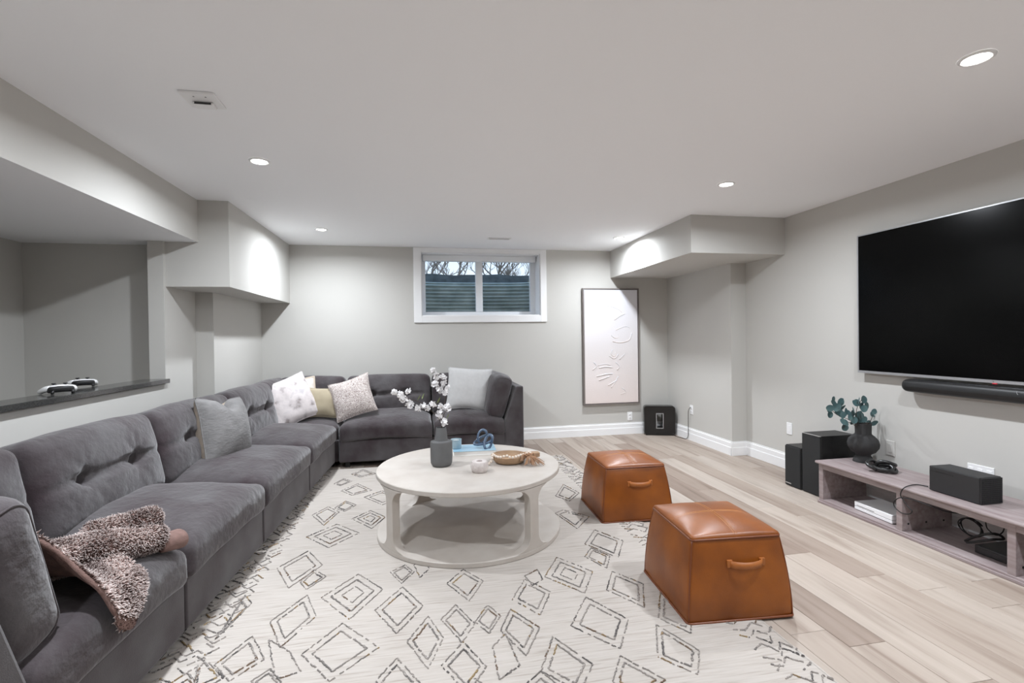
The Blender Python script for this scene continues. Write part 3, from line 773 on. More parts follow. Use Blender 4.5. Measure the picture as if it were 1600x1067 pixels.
# fleece tufts
tf = MB(); tcol = []; rt = random.Random(3)
for mb_, dens in surf:
    for f in mb_.f:
        if len(f) != 4: continue
        a, b_, c, d_ = (Vector(mb_.v[i]) for i in f)
        nrm = (b_-a).cross(d_-a); ar = nrm.length
        if ar < 1e-9: continue
        nrm.normalize()
        if mb_ is dr and nrm.z < 0: nrm = -nrm
        cnt = ar*90000*.5; k = int(cnt)+(1 if rt.random() < cnt-int(cnt) else 0)
        for _ in range(k):
            u_, v_ = rt.random(), rt.random(); p = a*(1-u_)*(1-v_)+b_*u_*(1-v_)+c*u_*v_+d_*(1-u_)*v_
            dirn = (nrm+Vector((rt.uniform(-.8,.8), rt.uniform(-.8,.8), rt.uniform(-.9,.3)))).normalized()
            s1 = dirn.orthogonal().normalized(); s2 = dirn.cross(s1); wd = .0026; L = rt.uniform(.010, .018)
            b0 = [p+s1*wd, p+(-s1*.5+s2*.87)*wd, p+(-s1*.5-s2*.87)*wd]; md = [q+dirn*L*.55-(q-p)*.1 for q in b0]
            tf.add(b0+md+[p+dirn*L], [(0,1,4,3),(1,2,5,4),(2,0,3,5),(3,4,6),(4,5,6),(5,3,6)])
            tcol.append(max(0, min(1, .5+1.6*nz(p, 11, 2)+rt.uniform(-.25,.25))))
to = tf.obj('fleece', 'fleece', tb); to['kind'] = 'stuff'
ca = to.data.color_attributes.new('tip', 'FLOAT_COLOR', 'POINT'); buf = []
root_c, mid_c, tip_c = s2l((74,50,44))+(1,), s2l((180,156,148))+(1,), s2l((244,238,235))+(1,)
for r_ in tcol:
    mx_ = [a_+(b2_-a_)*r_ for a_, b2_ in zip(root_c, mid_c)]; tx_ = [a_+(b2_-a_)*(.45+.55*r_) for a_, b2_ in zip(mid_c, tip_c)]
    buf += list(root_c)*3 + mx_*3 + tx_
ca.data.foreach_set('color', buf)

# ------------------------------------------------------------------ coffee table
TC = Vector((.3226, 3.3582, RT)); TR, TH, TT = .622, .4455-RT, .031
ct = thing('coffee_table', 'round off-white coffee table with a lower disc and four curved legs', 'table', TC)
def disc(z0, z1, nm):
    r_ = .004
    MB().lathe([(TR-r_, z0), (TR, z0+r_), (TR, z1-r_), (TR-r_, z1)], 96).obj(nm, 'table_stone', ct, auto=True)
disc(0, TT, 'base_disc'); disc(TH-TT, TH, 'top')
for k in range(4):
    a0 = math.radians(213.3+90*k); z0, z1 = TT-.001, TH-TT+.001
    prof = []
    hw, fr = .036, .085
    nzv = 26
    for i in range(nzv+1):
        z = z0+(z1-z0)*i/nzv; dz = min(z-z0, z1-z); wdt = hw
        if dz < fr: wdt += fr*(1-math.sqrt(max(0, 1-((fr-dz)/fr)**2)))*1.15
        prof.append((z, wdt))
    vs = []; fs = []
    m_ = 7
    for z, wdt in prof:
        for rad in (TR-.0005, TR-.052):
            for j in range(m_): a = a0+(-1+2*j/(m_-1))*wdt/TR; vs.append((rad*math.cos(a), rad*math.sin(a), z))
    S = 2*m_
    for i in range(nzv):
        for j in range(m_-1):
            a = i*S+j; fs.append((a, a+1, a+S+1, a+S)); a += m_; fs.append((a, a+S, a+S+1, a+1))
        a = i*S; fs.append((a, a+S, a+S+m_, a+m_)); a = i*S+m_-1; fs.append((a, a+m_, a+S+m_, a+S))
    MB().add(vs, fs).obj('leg', 'table_stone', ct, auto=True)
ZT = TC.z+TH

# things on the table
def on_table(u, v): return gz(u, v, ZT)
p = on_table(690, 727)
vz = thing('flower_vase', 'matte grey vase with a shouldered body and tapered neck on the coffee table', 'vase', p)
MB().lathe([(.056,0),(.066,.006),(.073,.022),(.075,.05),(.075,.160),(.073,.168),(.062,.172),(.046,.174),(.044,.180),(.036,.252),(.034,.262),(.030,.262),(.032,.24),(.030,.18)], 40).obj('body', 'vase_grey', vz, auto=True)
def vpt(u, v, dy=0.0): return gy(u, v, p.y+dy)
bl = thing('blossom_branches', 'white cherry blossom branches standing in the grey vase', 'flowers', (p.x, p.y, p.z+.17))
bo = Vector(bl.location)
petal = MB()
for k in range(5):
    a = 2*PI*k/5; M = Matrix.Rotation(a, 4, 'Z') @ Matrix.Rotation(-.35, 4, 'Y')
    petal.add([M @ Vector(q) for q in ((0,0,0),(.008,-.0065,.001),(.0155,-.004,.003),(.0155,.004,.003),(.008,.0065,.001))], [(0,1,2,3,4)])
petal.lathe([(.002,.001),(.0012,.005)], 5)
pet_me = petal.mesh('blossom', 'petal')
leafm = MB().add([(0,0,0),(.012,-.007,.002),(.034,-.003,.004),(.042,0,.003),(.034,.003,.004),(.012,.007,.002),(.02,0,-.002)], [(0,1,6),(1,2,6),(2,3,6),(3,4,6),(4,5,6),(5,0,6)])
leaf_me = leafm.mesh('leaf', 'green_leaf')
rb_ = random.Random(5)
def inst(me, nm, parent, loc, scale=1.0, rot=None):
    o = bpy.data.objects.new(nm, me); COL.objects.link(o); o.parent = parent; o.location = loc; o.scale = (scale,)*3
    o.rotation_euler = rot or (rb_.uniform(-1.4,1.4), rb_.uniform(-1.4,1.4), rb_.uniform(0,6.28)); return o
stems = [[(690,665,0),(686,655,0),(672,640,.0),(655,628,.0),(636,622,-.01),(618,612,-.02)], [(690,665,0),(690,650,.02),(694,632,.03),(697,612,.05),(690,597,.06),(673,579,.06)], [(690,665,0),(692,652,-.02),(697,642,-.03),(705,636,-.04)]]
for s_ in stems:
    pts = [bo - bo] + [vpt(*q)-bo for q in s_]
    pts = catmull(pts, 6); MB().tube(pts, [.0036*(1-.6*i/len(pts)) for i in range(len(pts))], 6).obj('stem', 'twig', bl, smooth=True)
clus = [(618,613,.016,9,-.02),(630,624,.016,8,-.01),(626,617,.014,6,-.02),(638,613,.012,6,-.01),(641,633,.018,9,0),(654,638,.013,6,0),(661,634,.013,5,0),(668,638,.014,7,0),(676,633,.014,6,0),(690,637,.014,8,0),(700,637,.014,7,-.02),
        (686,652,.014,8,0),(694,660,.017,10,-.02),(688,645,.012,5,0),(676,580,.014,7,.06),(682,588,.014,7,.06),(692,590,.013,6,.06),(680,600,.015,8,.06),(693,600,.014,7,.06),(688,610,.017,9,.05),(698,606,.014,6,.05),(695,614,.012,5,.05)]
for u, v, r_, k, dy in clus:
    c = vpt(u, v, dy)-bo
    for _ in range(int(k*2.2)):
        d_ = Vector((rb_.gauss(0,1), rb_.gauss(0,1), rb_.gauss(0,1))).normalized()*r_*rb_.uniform(.3,1.55)
        inst(pet_me, 'blossom', bl, c+d_, rb_.uniform(.85,1.2))
for u, v, dy in ((652,626,0),(659,624,0),(682,631,0),(697,655,-.02),(684,629,.02)):
    inst(leaf_me, 'leaf', bl, vpt(u, v, dy)-bo, 1.1, (0, -1.0, rb_.uniform(-1,1)))

# candle tumbler, book, blue knot, stone votive, wooden bowl
q = on_table(712, 716)
q = Vector((q.x-.01, q.y+.12, q.z))
bkpos = on_table(742, 711)
t = thing('book', 'pale blue hardcover book lying on the coffee table', 'book', (bkpos.x+.005, bkpos.y+.1, ZT), -.05)
MB().box(-.155, .155, -.105, .105, .003, .031).obj('pages', 'paper', t)
for z0, z1 in ((0,.003),(.031,.034)): MB().box(-.16, .16, -.11, .11, z0, z1).obj('cover', 'book_blue' if z0 else 'paper', t, bevel=.001)
bt = Vector(t.location)
t = thing('candle_tumbler', 'frosted blue glass candle tumbler behind the grey vase', 'candle', (bt.x-.135, bt.y+.01, ZT+.034))
MB().lathe([(.036,0),(.04,.004),(.042,.07),(.039,.07),(.037,.02),(.0,.02)], 28, cap=False).obj('tumbler', 'candle_glass', t, auto=True)
MB().lathe([(.037,.02),(.037,.058)], 24).obj('wax', 'paper', t)
kp = Vector((bt.x+.075, bt.y-.02, ZT+.034))
t = thing('knot_sculpture', 'blue glazed knot sculpture of looped tubes on the book', 'ornament', kp)
def ring(c, r1_, r2_, M, n_=40):
    return [Vector(c) + M @ Vector((r1_*math.cos(2*PI*k/n_), r2_*math.sin(2*PI*k/n_), .008*math.sin(4*PI*k/n_))) for k in range(n_)]
Rm = lambda ax, a: Matrix.Rotation(a, 3, ax)
for c, r1_, r2_, M in (((-.012,0,.085), .034, .052, Rm('Y',.25) @ Rm('X',PI/2)), ((-.005,-.005,.058), .075, .034, Rm('Y',-.33) @ Rm('X',.75)), ((.028,-.03,.046), .028, .055, Rm('Y',.2) @ Rm('X',1.25) @ Rm('Z',-.15))):
    MB().tube(ring(c, r1_, r2_, M), .0095, 10, closed=True).obj('loop', 'blue_glass', t, smooth=True)
q = on_table(750.5, 739); q.y += .035
t = thing('stone_votive', 'small round white stone votive holder on the coffee table', 'candle holder', q)
MB().lathe([(.046,0),(.051,.004),(.056,.022),(.057,.045),(.053,.064),(.048,.069),(.020,.070),(.019,.045),(.0,.045)], 32, cap=False).obj('body', 'ceramic_white', t, auto=True)
MB().lathe([(.0185,.040),(.0185,.0455)], 16).obj('recess', 'ceramic_white', t)
for k in range(6):
    a = 2*PI*k/6-1.2; s = puff(.016,.006,.016,.003,(2,1,2)); xf(s, Matrix.Rotation(a+PI/2,4,'Z') @ Matrix.Translation((0,-.0555,.036))); s.obj('stud', 'ceramic_white', t, smooth=True)
q = on_table(798, 725); q.y += .06
t = thing('wooden_bowl', 'shallow carved wooden bowl with a handle on the coffee table', 'bowl', q)
wbm = MB().lathe([(.055,0),(.085,.006),(.104,.03),(.108,.044),(.101,.044),(.096,.03),(.075,.014),(.0,.012)], 40, cap=False); wbm.obj('bowl', 'bowl_wood', t, auto=True)
MB().prism([(.095,-.028),(.175,-.024),(.185,-.018),(.185,.018),(.175,.024),(.095,.028)], .024, .050, 'z').obj('handle', 'bowl_wood', t, bevel=.004)
# bead string with tassel: one thing lying over the bowl
bs = thing('bead_string', 'pale wooden bead string with a jute tassel lying over the wooden bowl', 'beads', (q.x, q.y, q.z))
path = catmull([(-.155,-.03,.010),(-.125,-.05,.012),(-.107,-.045,.040),(-.10,-.02,.055),(-.085,-.055,.050),(-.062,-.085,.052),(-.03,-.085,.058),(-.005,-.10,.050),(.03,-.098,.055),(.06,-.082,.058),(.085,-.07,.056),(.10,-.05,.06),(.12,-.035,.062),(.112,-.07,.05)], 12)
bead_me = MB().lathe([(.0015,-.0085),(.006,-.006),(.0085,0),(.006,.006),(.0015,.0085)], 10).mesh('bead', 'bead', True)
acc = 0; last = path[0]; inst(bead_me, 'bead', bs, last)
for pt in path[1:]:
    acc += (pt-last).length; last = pt
    if acc >= .0165: inst(bead_me, 'bead', bs, pt); acc = 0
MB().tube(path, .0015, 5).obj('cord', 'jute', bs)
t.scale = bs.scale = (1.18, 1.18, 1.18)
tm = MB(); rj = random.Random(9)
for k in range(46):
    a0_ = Vector((.105+rj.uniform(-.01,.01), -.075+rj.uniform(-.01,.01), .052)); e = Vector((rj.uniform(.06,.19), rj.uniform(-.15,-.10), rj.uniform(.004,.02)))
    tm.tube(catmull([a0_, a0_.lerp(e,.5)+Vector((0,-.01,.008)), e], 4), .0018, 4)
for k in range(16):
    a = rj.uniform(0, 6.28); c0 = Vector((.095+rj.uniform(-.025,.02), -.075+rj.uniform(-.015,.01), .05)); tm.tube(catmull([c0, c0+Vector((math.cos(a)*.03, math.sin(a)*.02, .012)), c0+Vector((math.cos(a)*.045, math.sin(a)*.03-.01, -.02))], 4), .003, 4)
o = tm.obj('tassel', 'jute', bs)

# ------------------------------------------------------------------ leather ottomans
def ottoman(label, cen, rz, base, topw, hgt, hx):
    t = thing('leather_ottoman', label, 'ottoman', cen, rz, 'tan leather ottomans')
    def side(f): return (base + (topw-base)*max(0,f)**1.7)/2        # half width at height fraction
    seed = cen[0]*10
    def fn(p, q):
        f = (q.z+1)/2; k = side(f)/(base/2)
        p.x *= k; p.y *= k
        b_ = .012*math.sin(PI*min(1, max(0, f)))
        if abs(q.x) > .9: p.x += math.copysign(b_*(1-min(1, abs(q.y))**2), q.x)
        if abs(q.y) > .9: p.y += math.copysign(b_*(1-min(1, abs(q.x))**2), q.y)
        p += Vector((nz(p, 7, seed), nz(p, 7, seed+4), 0))*.004
        return p
    bm_ = puff(base, base, hgt, .018, (12,12,10), fn); xf(bm_, Matrix.Translation((0,0,hgt/2))); bm_.obj('body', 'leather', t, smooth=True)
    def ft(p, q):
        f = max(0, 1-abs(q.x)**2.6)*max(0, 1-abs(q.y)**2.6)
        if q.z > 0: p.z += .034*f - .003*math.exp(-(p.x/.012)**2)*f - .003*math.exp(-(p.y/.012)**2)*f
        p.z += .0012*nz(p, 8, seed)
        return p
    tm_ = puff(topw+.006, topw+.006, .03, .014, (24,24,1), ft); xf(tm_, Matrix.Translation((0,0,hgt-.004))); tp = tm_.obj('top_cushion', 'leather', t, smooth=True)
    def sq(hw, z, r_=.02, n_=6):
        pts = []
        for cx_, cy_, a0_ in ((1,1,0),(-1,1,PI/2),(-1,-1,PI),(1,-1,1.5*PI)):
            for k in range(n_+1): a = a0_+PI/2*k/n_; pts.append(((hw-r_)*cx_+r_*math.cos(a), (hw-r_)*cy_+r_*math.sin(a), z))
        return pts
    MB().tube(sq(topw/2+.003, hgt-.006), .0055, 6, closed=True).obj('top_piping', 'leather_edge', t, smooth=True)
    MB().tube(sq(base/2+.002, .006), .006, 6, closed=True).obj('base_piping', 'leather_edge', t, smooth=True)
    for sx_ in (-1, 1):
        for sy_ in (-1, 1):
            pts = [(sx_*(side(f)-.004), sy_*(side(f)-.004), hgt*f) for f in [i/12 for i in range(13)]]
            MB().tube(pts, .004, 6).obj('corner_seam', 'leather_edge', t, smooth=True)
    # cross seam stitched over the top
    for ax in (0, 1):
        for off in (-.006, .006):
            pts = []
            for k in range(25):
                s = -1+2*k/24; f = max(0, 1-abs(s)**2.6); z = hgt+.0115+.0312*f+.0005
                a = s*topw/2*.985; pts.append((a, off, z) if ax == 0 else (off, a, z))
            MB().tube(pts, .0011, 4).obj('stitching', 'thread', tp)
    # strap handle on the front face
    zc = hgt*.70; yy = -side(.70)-.012
    pts = []; wd = .032
    rows = []
    for k in range(13):
        s = -1+2*k/12; off = -.026*max(0, 1-s*s)**.6; rows.append([(hx+s*.08, yy+.002+off, zc-wd/2-.004*(1-s*s)), (hx+s*.08, yy+.004+off, zc+wd/2-.004*(1-s*s))])
    hd_ = MB().grid(rows).obj('strap_handle', 'leather_strap', t, smooth=True); so = hd_.modifiers.new('thick', 'SOLIDIFY'); so.thickness = .004
    for s in (-1, 1): MB().box(hx+s*.08-.013, hx+s*.08+.013, yy-.003, yy+.014, zc-.017, zc+.017).obj('rivet_tab', 'leather_strap', t, bevel=.002)
    return t
ottoman('tan leather cube ottoman on the rug edge beside the media bench', (1.447, 2.235, RT-.004), -.07, .515, .435, .372, .03)
ottoman('tan leather cube ottoman between the coffee table and the subwoofer corner', (1.508, 3.452, RT-.004), -.04, .525, .435, .378, .02)

# ------------------------------------------------------------------ media bench
BX0, BX1, BY1, BY0, BZ = 3.045, 3.455, 3.272, .78, .326
mb_t = thing('media_bench', 'long low greyed-wood media bench with open cubbies under the television', 'bench', (BX0, BY1, 0))
mo = Vector(mb_t.location)
def mp_(nm, a, bev=.004):
    m_ = MB().box(*a); m_.v = [tuple(Vector(v)-mo) for v in m_.v]; return m_.obj(nm, 'console_wood', mb_t, bevel=bev)
mp_('top', (BX0-.022, BX1, BY0-.02, BY1+.015, BZ-.022, BZ), .008)
mp_('bottom_shelf', (BX0, BX1, BY0, BY1, 0, .03))
mp_('toe_lip', (BX0-.012, BX0, BY0, BY1, 0, .018), .003)
mp_('apron', (BX0+.004, BX0+.024, BY0, BY1, BZ-.062, BZ-.022), .003)
for yy in (BY1-.04, 2.605, 1.995, 1.385, BY0):
    dv_ = mp_('upright', (BX0+.002, BX1-.01, yy, yy+.04, .03, BZ-.022), .003)
    if yy < BY1-.1:
        for xx in (BX0+.05, BX0+.19, BX0+.33):
            pg = MB().tube([(xx-mo.x, yy-.0015-mo.y, .075), (xx-mo.x, yy+.004-mo.y, .075)], .007, 10).obj('peg_hole', 'black_foot', dv_)

# speakers
def speaker(label, x0, y0, y1, h_, dep, logo):
    t = thing('bookshelf_speaker', label, 'speaker', (x0, (y0+y1)/2, 0), 0, 'black floor speakers')
    hw = (y1-y0)/2
    MB().box(.012, dep, -hw, hw, 0, h_).obj('cabinet', 'speaker_vinyl', t, bevel=.003)
    g = MB().box(0, .013, -hw+.004, hw-.004, .006, h_-.006).obj('grille', 'speaker_cloth', t, bevel=.004)
    if logo: MB().box(-.002, .0, hw-.075, hw-.012, .022, .030).obj('badge', 'light_metal', g)
    else: MB().box(-.001, .012, -hw+.002, hw-.002, h_-.005, h_-.0005).obj('top_edge_trim', 'light_metal', t)
speaker('short black bookshelf speaker beside the taller one', 3.122, 3.545, 3.722, .352, .22, True)
speaker('tall black speaker between the short speaker and the media bench', 3.13, 3.345, 3.538, .492, .33, False)

# black vase with eucalyptus
vp = gz(1349, 721, BZ)
VS = .93
t = thing('footed_vase', 'matte black round-bellied vase with a footed base on the media bench', 'vase', vp)
vzm = MB().lathe([(.074,0),(.075,.006),(.066,.03),(.052,.055),(.055,.066),(.085,.085),(.108,.12),(.113,.15),(.104,.185),(.080,.213),(.060,.228),(.057,.24),(.059,.31),(.060,.318),(.052,.318),(.050,.30),(.049,.24)], 44); xf(vzm, Matrix.Scale(VS, 4)); vzm.obj('body', 'vase_black', t, auto=True)
elm = MB()
E_ = [(0,0,0)] + [(.021*(1-math.cos(PI*k/8))*1.0, .019*math.sin(PI*k/8), .003*math.sin(PI*k/8)) for k in range(1, 8)] + [(.044,0,.002)] + [(.021*(1-math.cos(PI*k/8)), -.019*math.sin(PI*k/8), .003*math.sin(PI*k/8)) for k in range(7, 0, -1)]
elm.add([(.02,0,-.003)]+E_, [(0, i+1, (i+1) % len(E_)+1) for i in range(len(E_))])
el_me = elm.mesh('leaf', 'eucalyptus', True)
re_ = random.Random(21)
base_e = Vector((vp.x, vp.y, BZ+.29))
sprigs = [([(1340,665),(1325,655),(1308,648),(1293,634)], [(1294,637),(1297,649),(1301,629),(1304,638),(1312,630),(1316,636),(1317,647),(1310,641)]),
          ([(1343,665),(1338,650),(1340,635),(1348,622)], [(1341,627),(1349,622),(1346,634),(1338,631),(1344,646),(1350,640),(1334,644),(1353,637)]),
          ([(1338,667),(1328,660),(1320,664),(1318,669)], [(1322,661),(1319,669),(1328,652),(1332,650),(1326,646),(1335,655)]),
          ([(1348,666),(1358,660),(1362,654),(1364,648)], [(1364,648),(1367,661),(1352,655),(1347,650),(1342,655)])]
labs = ['eucalyptus sprig leaning far out over the tall speaker', 'upright eucalyptus sprig in the middle of the black vase', 'drooping eucalyptus sprig with bluish leaves at the black vase rim', 'short eucalyptus sprig leaning towards the television']
for (st, lv), lab in zip(sprigs, labs):
    t = thing('eucalyptus_sprig', lab, 'plant', base_e, 0, 'eucalyptus sprigs in the black vase')
    dyo = re_.uniform(-.02,.02)
    pts = [Vector((0,0,-.08))] + [gy(u, v, vp.y+dyo*(i+1)/2)-base_e for i, (u, v) in enumerate(st)]
    MB().tube(catmull(pts, 6), .0022, 5).obj('stem', 'twig', t, smooth=True)
    for u, v in lv + [(u_+re_.uniform(-7,7), v_+re_.uniform(-6,6)) for u_, v_ in lv[::2]]:
        lp = gy(u, v, vp.y+re_.uniform(-.05,.05))-base_e
        ang = re_.uniform(0, 6.28)
        inst(el_me, 'leaf', t, lp - Vector((.02*math.cos(ang), 0, .02*math.sin(ang))), re_.uniform(1.15,1.6), (PI/2+re_.uniform(-.6,.6), -ang, re_.uniform(-.5,.5)))
# black chain links
cp = gz(1380, 738, BZ); cp.y += .02
t = thing('chain_ornament', 'glossy black chunky chain link ornament beside the black vase', 'ornament', (cp.x, cp.y, BZ))
for c, r1_, r2_, M in (((-.035,.03,.042), .048, .034, Rm('Z',.4) @ Rm('X',.9)), ((.0,-.01,.034), .062, .034, Rm('Z',-.9) @ Rm('X',.35)), ((.045,.0,.045), .056, .038, Rm('Z',-.5) @ Rm('X',-.75)), ((.02,-.04,.022), .05, .03, Rm('Z',-.3) @ Rm('X',.1))):
    MB().tube(ring(c, r1_, r2_, M), .0125, 10, closed=True).obj('link', 'chain_black', t, smooth=True)

# black game console lying on the bench
gp = gz(1449, 766, BZ); g2 = gz(1531, 790, BZ); g3 = gz(1566, 787, BZ)
gl_ = .29; gd = .155
t = thing('game_console', 'black tower game console lying on its side on the media bench', 'game console', (gp.x+.012, g2.y, BZ), math.radians(-1.5))
GH = .155
MB().box(0, gd, .006, gl_, .003, GH).obj('body', 'black_satin', t, bevel=.005)
MB().box(.004, gd-.004, .003, .008, .007, GH-.004).obj('vent_recess', 'black_plastic', t)
vg = MB()
for k in range(14):
    f = .006+k*(gd-.012)/13; vg.box(f-.0018, f+.0018, -.001, .006, .006, GH-.004)
    f = .007+k*(GH-.013)/13; vg.box(.004, gd-.004, -.001, .006, f-.0018, f+.0018)
vg.obj('vent_grid', 'black_satin', t)
MB().box(-.0008, .001, gl_-.13, gl_-.01, GH-.03, GH-.026).obj('disc_slot', 'black_foot', t)
MB().lathe([(.003,0),(.003,.002)], 10).obj('eject_button', 'black_foot', t, loc=(-.001, gl_-.14, GH-.028))

# white game console in the cubby
a = gz(1321, 790, .034); b_ = gz(1378, 819, .034)
t = thing('white_game_console', 'slim white game console in the far cubby of the media bench', 'game console', (max(a.x, 3.075), b_.y-.01, .03), math.radians(-3))
L_ = min(.30, (a-b_).length+.01)
MB().box(0, .225, 0, L_, .004, .024).obj('lower_half', 'white_plastic', t, bevel=.002)
MB().box(0, .225, 0, L_, .026, .060).obj('upper_half', 'white_plastic', t, bevel=.003)
MB().box(.002, .223, .002, L_-.002, .022, .028).obj('seam', 'black_satin', t)
MB().box(-.0008, .001, L_*.45, L_-.02, .034, .037).obj('disc_slot', 'black_foot', t)
MB().lathe([(.005,0),(.005,.0015)], 12).obj('power_button', 'grey_mark', t, loc=(.012, .03, .0595))
# black set-top box and cables in the next cubby
a = gz(1517, 862, .034); b_ = gz(1571, 888, .034)
t = thing('set_top_box', 'flat black set-top box in the near cubby under coiled cables', 'media box', (a.x+.02, 2.04, .03))
MB().box(0, .24, 0, a.y-2.045, .003, .048).obj('case', 'black_plastic', t, bevel=.003)
MB().box(-.001, .002, .01, a.y-2.06, .012, .038).obj('front_panel', 'black_gloss', t)
def cable(label, pts, r_=.0035, m_='cable', nm='cable', grp=None):
    pts = catmull(pts, 8); o = MB().tube(pts, r_, 7).obj(nm, m_, smooth=True); return tag(o, label, 'cable', grp)
# cord from the game console over the bench front and into the near cubby
fx = BX0-.035
def fp(u, v, x_=fx): return gx(u, v, x_)
cable('black cord looping from the game console over the bench edge', [gz(1450,760,BZ+.006), gz(1430,757,BZ+.006), gz(1413,762,BZ+.006), fp(1407,772), fp(1411,781), fp(1420,793), fp(1425,799), fp(1420,803), fp(1408,801), fp(1398,792), fp(1397,784), fp(1405,778), fp(1420,779), fp(1445,787,BX0-.02), fp(1475,798,BX0+.05), gx(1498,802,BX0+.16)], .0032)
pts = []
cc = gx(1517, 824, BX0+.2)
for k in range(30):
    a = 2*PI*k/12; pts.append(cc+Vector((.012*math.sin(k*.7), .062*math.cos(a), .052*math.sin(a))))
cable('black coiled cable standing above the set-top box', pts, .004)
rows = [gx(1508,845,BX0+.14), gx(1525,838,BX0+.12), gx(1545,834,BX0+.12), gx(1560,835,BX0+.16), gx(1568,842,BX0+.2), gx(1550,843,BX0+.12), gx(1520,847,BX0+.1), gx(1510,847,BX0+.1)]
cable('thick black cable bundle lying over the set-top box', rows, .007)
cable('thin black cable hanging behind the set-top box', [gx(1540,815,BX0+.2), gx(1543,826,BX0+.2), gx(1556,836,BX0+.22), gx(1566,832,BX0+.24), gx(1570,822,BX0+.26)], .0032)
cable('white cable trailing at the wall behind the near cubby', [gx(1486,800,XR-.03), gx(1487,812,XR-.03), gx(1491,822,XR-.04), gx(1500,829,XR-.05), gx(1512,831,XR-.06)], .003, 'cable_white')

# ------------------------------------------------------------------ television and soundbar
TY1, TY0, TZ0, TZ1 = 3.292, 1.368, 1.0, 2.086
t = thing('television', 'large black flat television with a silver bezel hung above the media bench', 'television', (XR-.06, (TY0+TY1)/2, (TZ0+TZ1)/2))
hw, hh = (TY1-TY0)/2, (TZ1-TZ0)/2
MB().box(.0, .045, -hw+.01, hw-.01, -hh+.01, hh-.01).obj('back_shell', 'black_plastic', t, bevel=.006)
bz = .011
MB().box(-.006, .012, -hw, hw, hh-bz*.7, hh).box(-.006, .012, -hw, hw, -hh, -hh+.019).box(-.006, .012, -hw, -hw+bz, -hh+.019, hh-bz*.7).box(-.006, .012, hw-bz, hw, -hh+.019, hh-bz*.7).obj('bezel', 'bezel', t)
MB().box(-.003, .004, -hw+bz, hw-bz, -hh+.019, hh-bz*.7).obj('screen', 'screen', t)
MB().box(.045, .06, -.3, .3, -.2, .2).obj('wall_bracket', 'black_plastic', t)
lp_ = gx(1556, 601.5, XR-.06)
MB().box(-.012, -.004, lp_.y-t.location.y-.012, lp_.y-t.location.y+.012, -hh-.006, -hh+.001).obj('standby_light', 'red_led', t, bevel=.002)
MB().box(-.0068, -.006, lp_.y-t.location.y+.006, lp_.y-t.location.y+.012, -hh+.006, -hh+.012).obj('logo_mark', 'frame_dark', t)
SZ = .938; SY1, SY0 = 2.915, 1.745
t = thing('soundbar', 'black rounded soundbar mounted under the television', 'soundbar', (XR-.062, (SY0+SY1)/2, SZ))
hw = (SY1-SY0)/2
ob = puff(.10, 2*hw, .092, .042, (2,20,2)); ob.obj('bar', 'black_plastic', t, smooth=True)
for yy in (-.4, .4): MB().box(.03, .062, yy-.03, yy+.03, -.02, .02).obj('bracket', 'black_plastic', t)
MB().box(-.0508, -.048, -hw+.06, hw-.06, -.006, .006).obj('grille', 'speaker_cloth', t, bevel=.001)
lc = gx(1592, 614, XR-.11)
arc = [(-.052, lc.y-t.location.y-.010+.010*math.cos(a), lc.z-SZ+.011*math.sin(a)) for a in [math.radians(60+20*k) for k in range(13)]]
arc = [(p_[0], -p_[1]*0+p_[1], p_[2]) for p_ in arc]
MB().tube([(-.052, lc.y-t.location.y+.008*math.cos(math.radians(50-26*k)), lc.z-SZ+.012*math.sin(math.radians(60-24*k))) for k in range(6)], .0016, 5).obj('logo', 'grey_mark', t)

# ------------------------------------------------------------------ framed canvas
PX0, PX1, PZ0, PZ1 = 2.0969, 2.8807, .4093, 1.9438
t = thing('framed_canvas', 'tall framed canvas of pale relief brushwork on the back wall', 'picture', ((PX0+PX1)/2, D, (PZ0+PZ1)/2))
hw, hh = (PX1-PX0)/2, (PZ1-PZ0)/2
f_ = .014
for a in ((-hw, -hw+f_, -.05, -.002, -hh, hh), (hw-f_, hw, -.05, -.002, -hh, hh), (-hw+f_, hw-f_, -.05, -.002, hh-f_, hh), (-hw+f_, hw-f_, -.05, -.002, -hh, -hh+f_)):
    MB().box(*a).obj('frame', 'frame_dark', t)
cv = MB().box(-hw+f_+.006, hw-f_-.006, -.044, -.006, -hh+f_+.006, hh-f_-.006).obj('canvas', 'canvas_paint', t, bevel=.002)
MB().box(-hw+f_, hw-f_, -.006, -.002, -hh+f_, hh-f_).obj('backing', 'frame_dark', t)
def stroke(px, r_=.007):
    pts = [gy(u, v, D-.045)-Vector(t.location) for u, v in px]; MB().tube(catmull(pts, 5), r_, 6, flat=1).obj('impasto_stroke', 'canvas_paint', cv, smooth=True)
for s_ in ([(957,533),(966,535),(976,534),(984,530),(987,520)], [(962,516),(970,512),(978,510),(984,512)], [(955,524),(961,528),(966,527)], [(948,478),(955,479),(964,482),(972,488)], [(960,500),(968,494),(976,490)],
           [(957,546),(955,553),(960,557),(962,550)], [(966,553),(960,560),(952,556)], [(972,556),(968,562),(976,553)], [(934,571),(944,569),(954,570)], [(936,575),(946,573),(957,574)], [(932,588),(940,586),(950,584),(957,584)],
           [(936,594),(944,591),(952,588)], [(950,602),(957,598),(964,594)], [(928,566),(932,572),(926,578)], [(962,566),(968,572),(964,578)], [(972,606),(978,612),(970,616)], [(966,588),(962,595),(955,606)]):
    stroke(s_, random.uniform(.003, .0065))

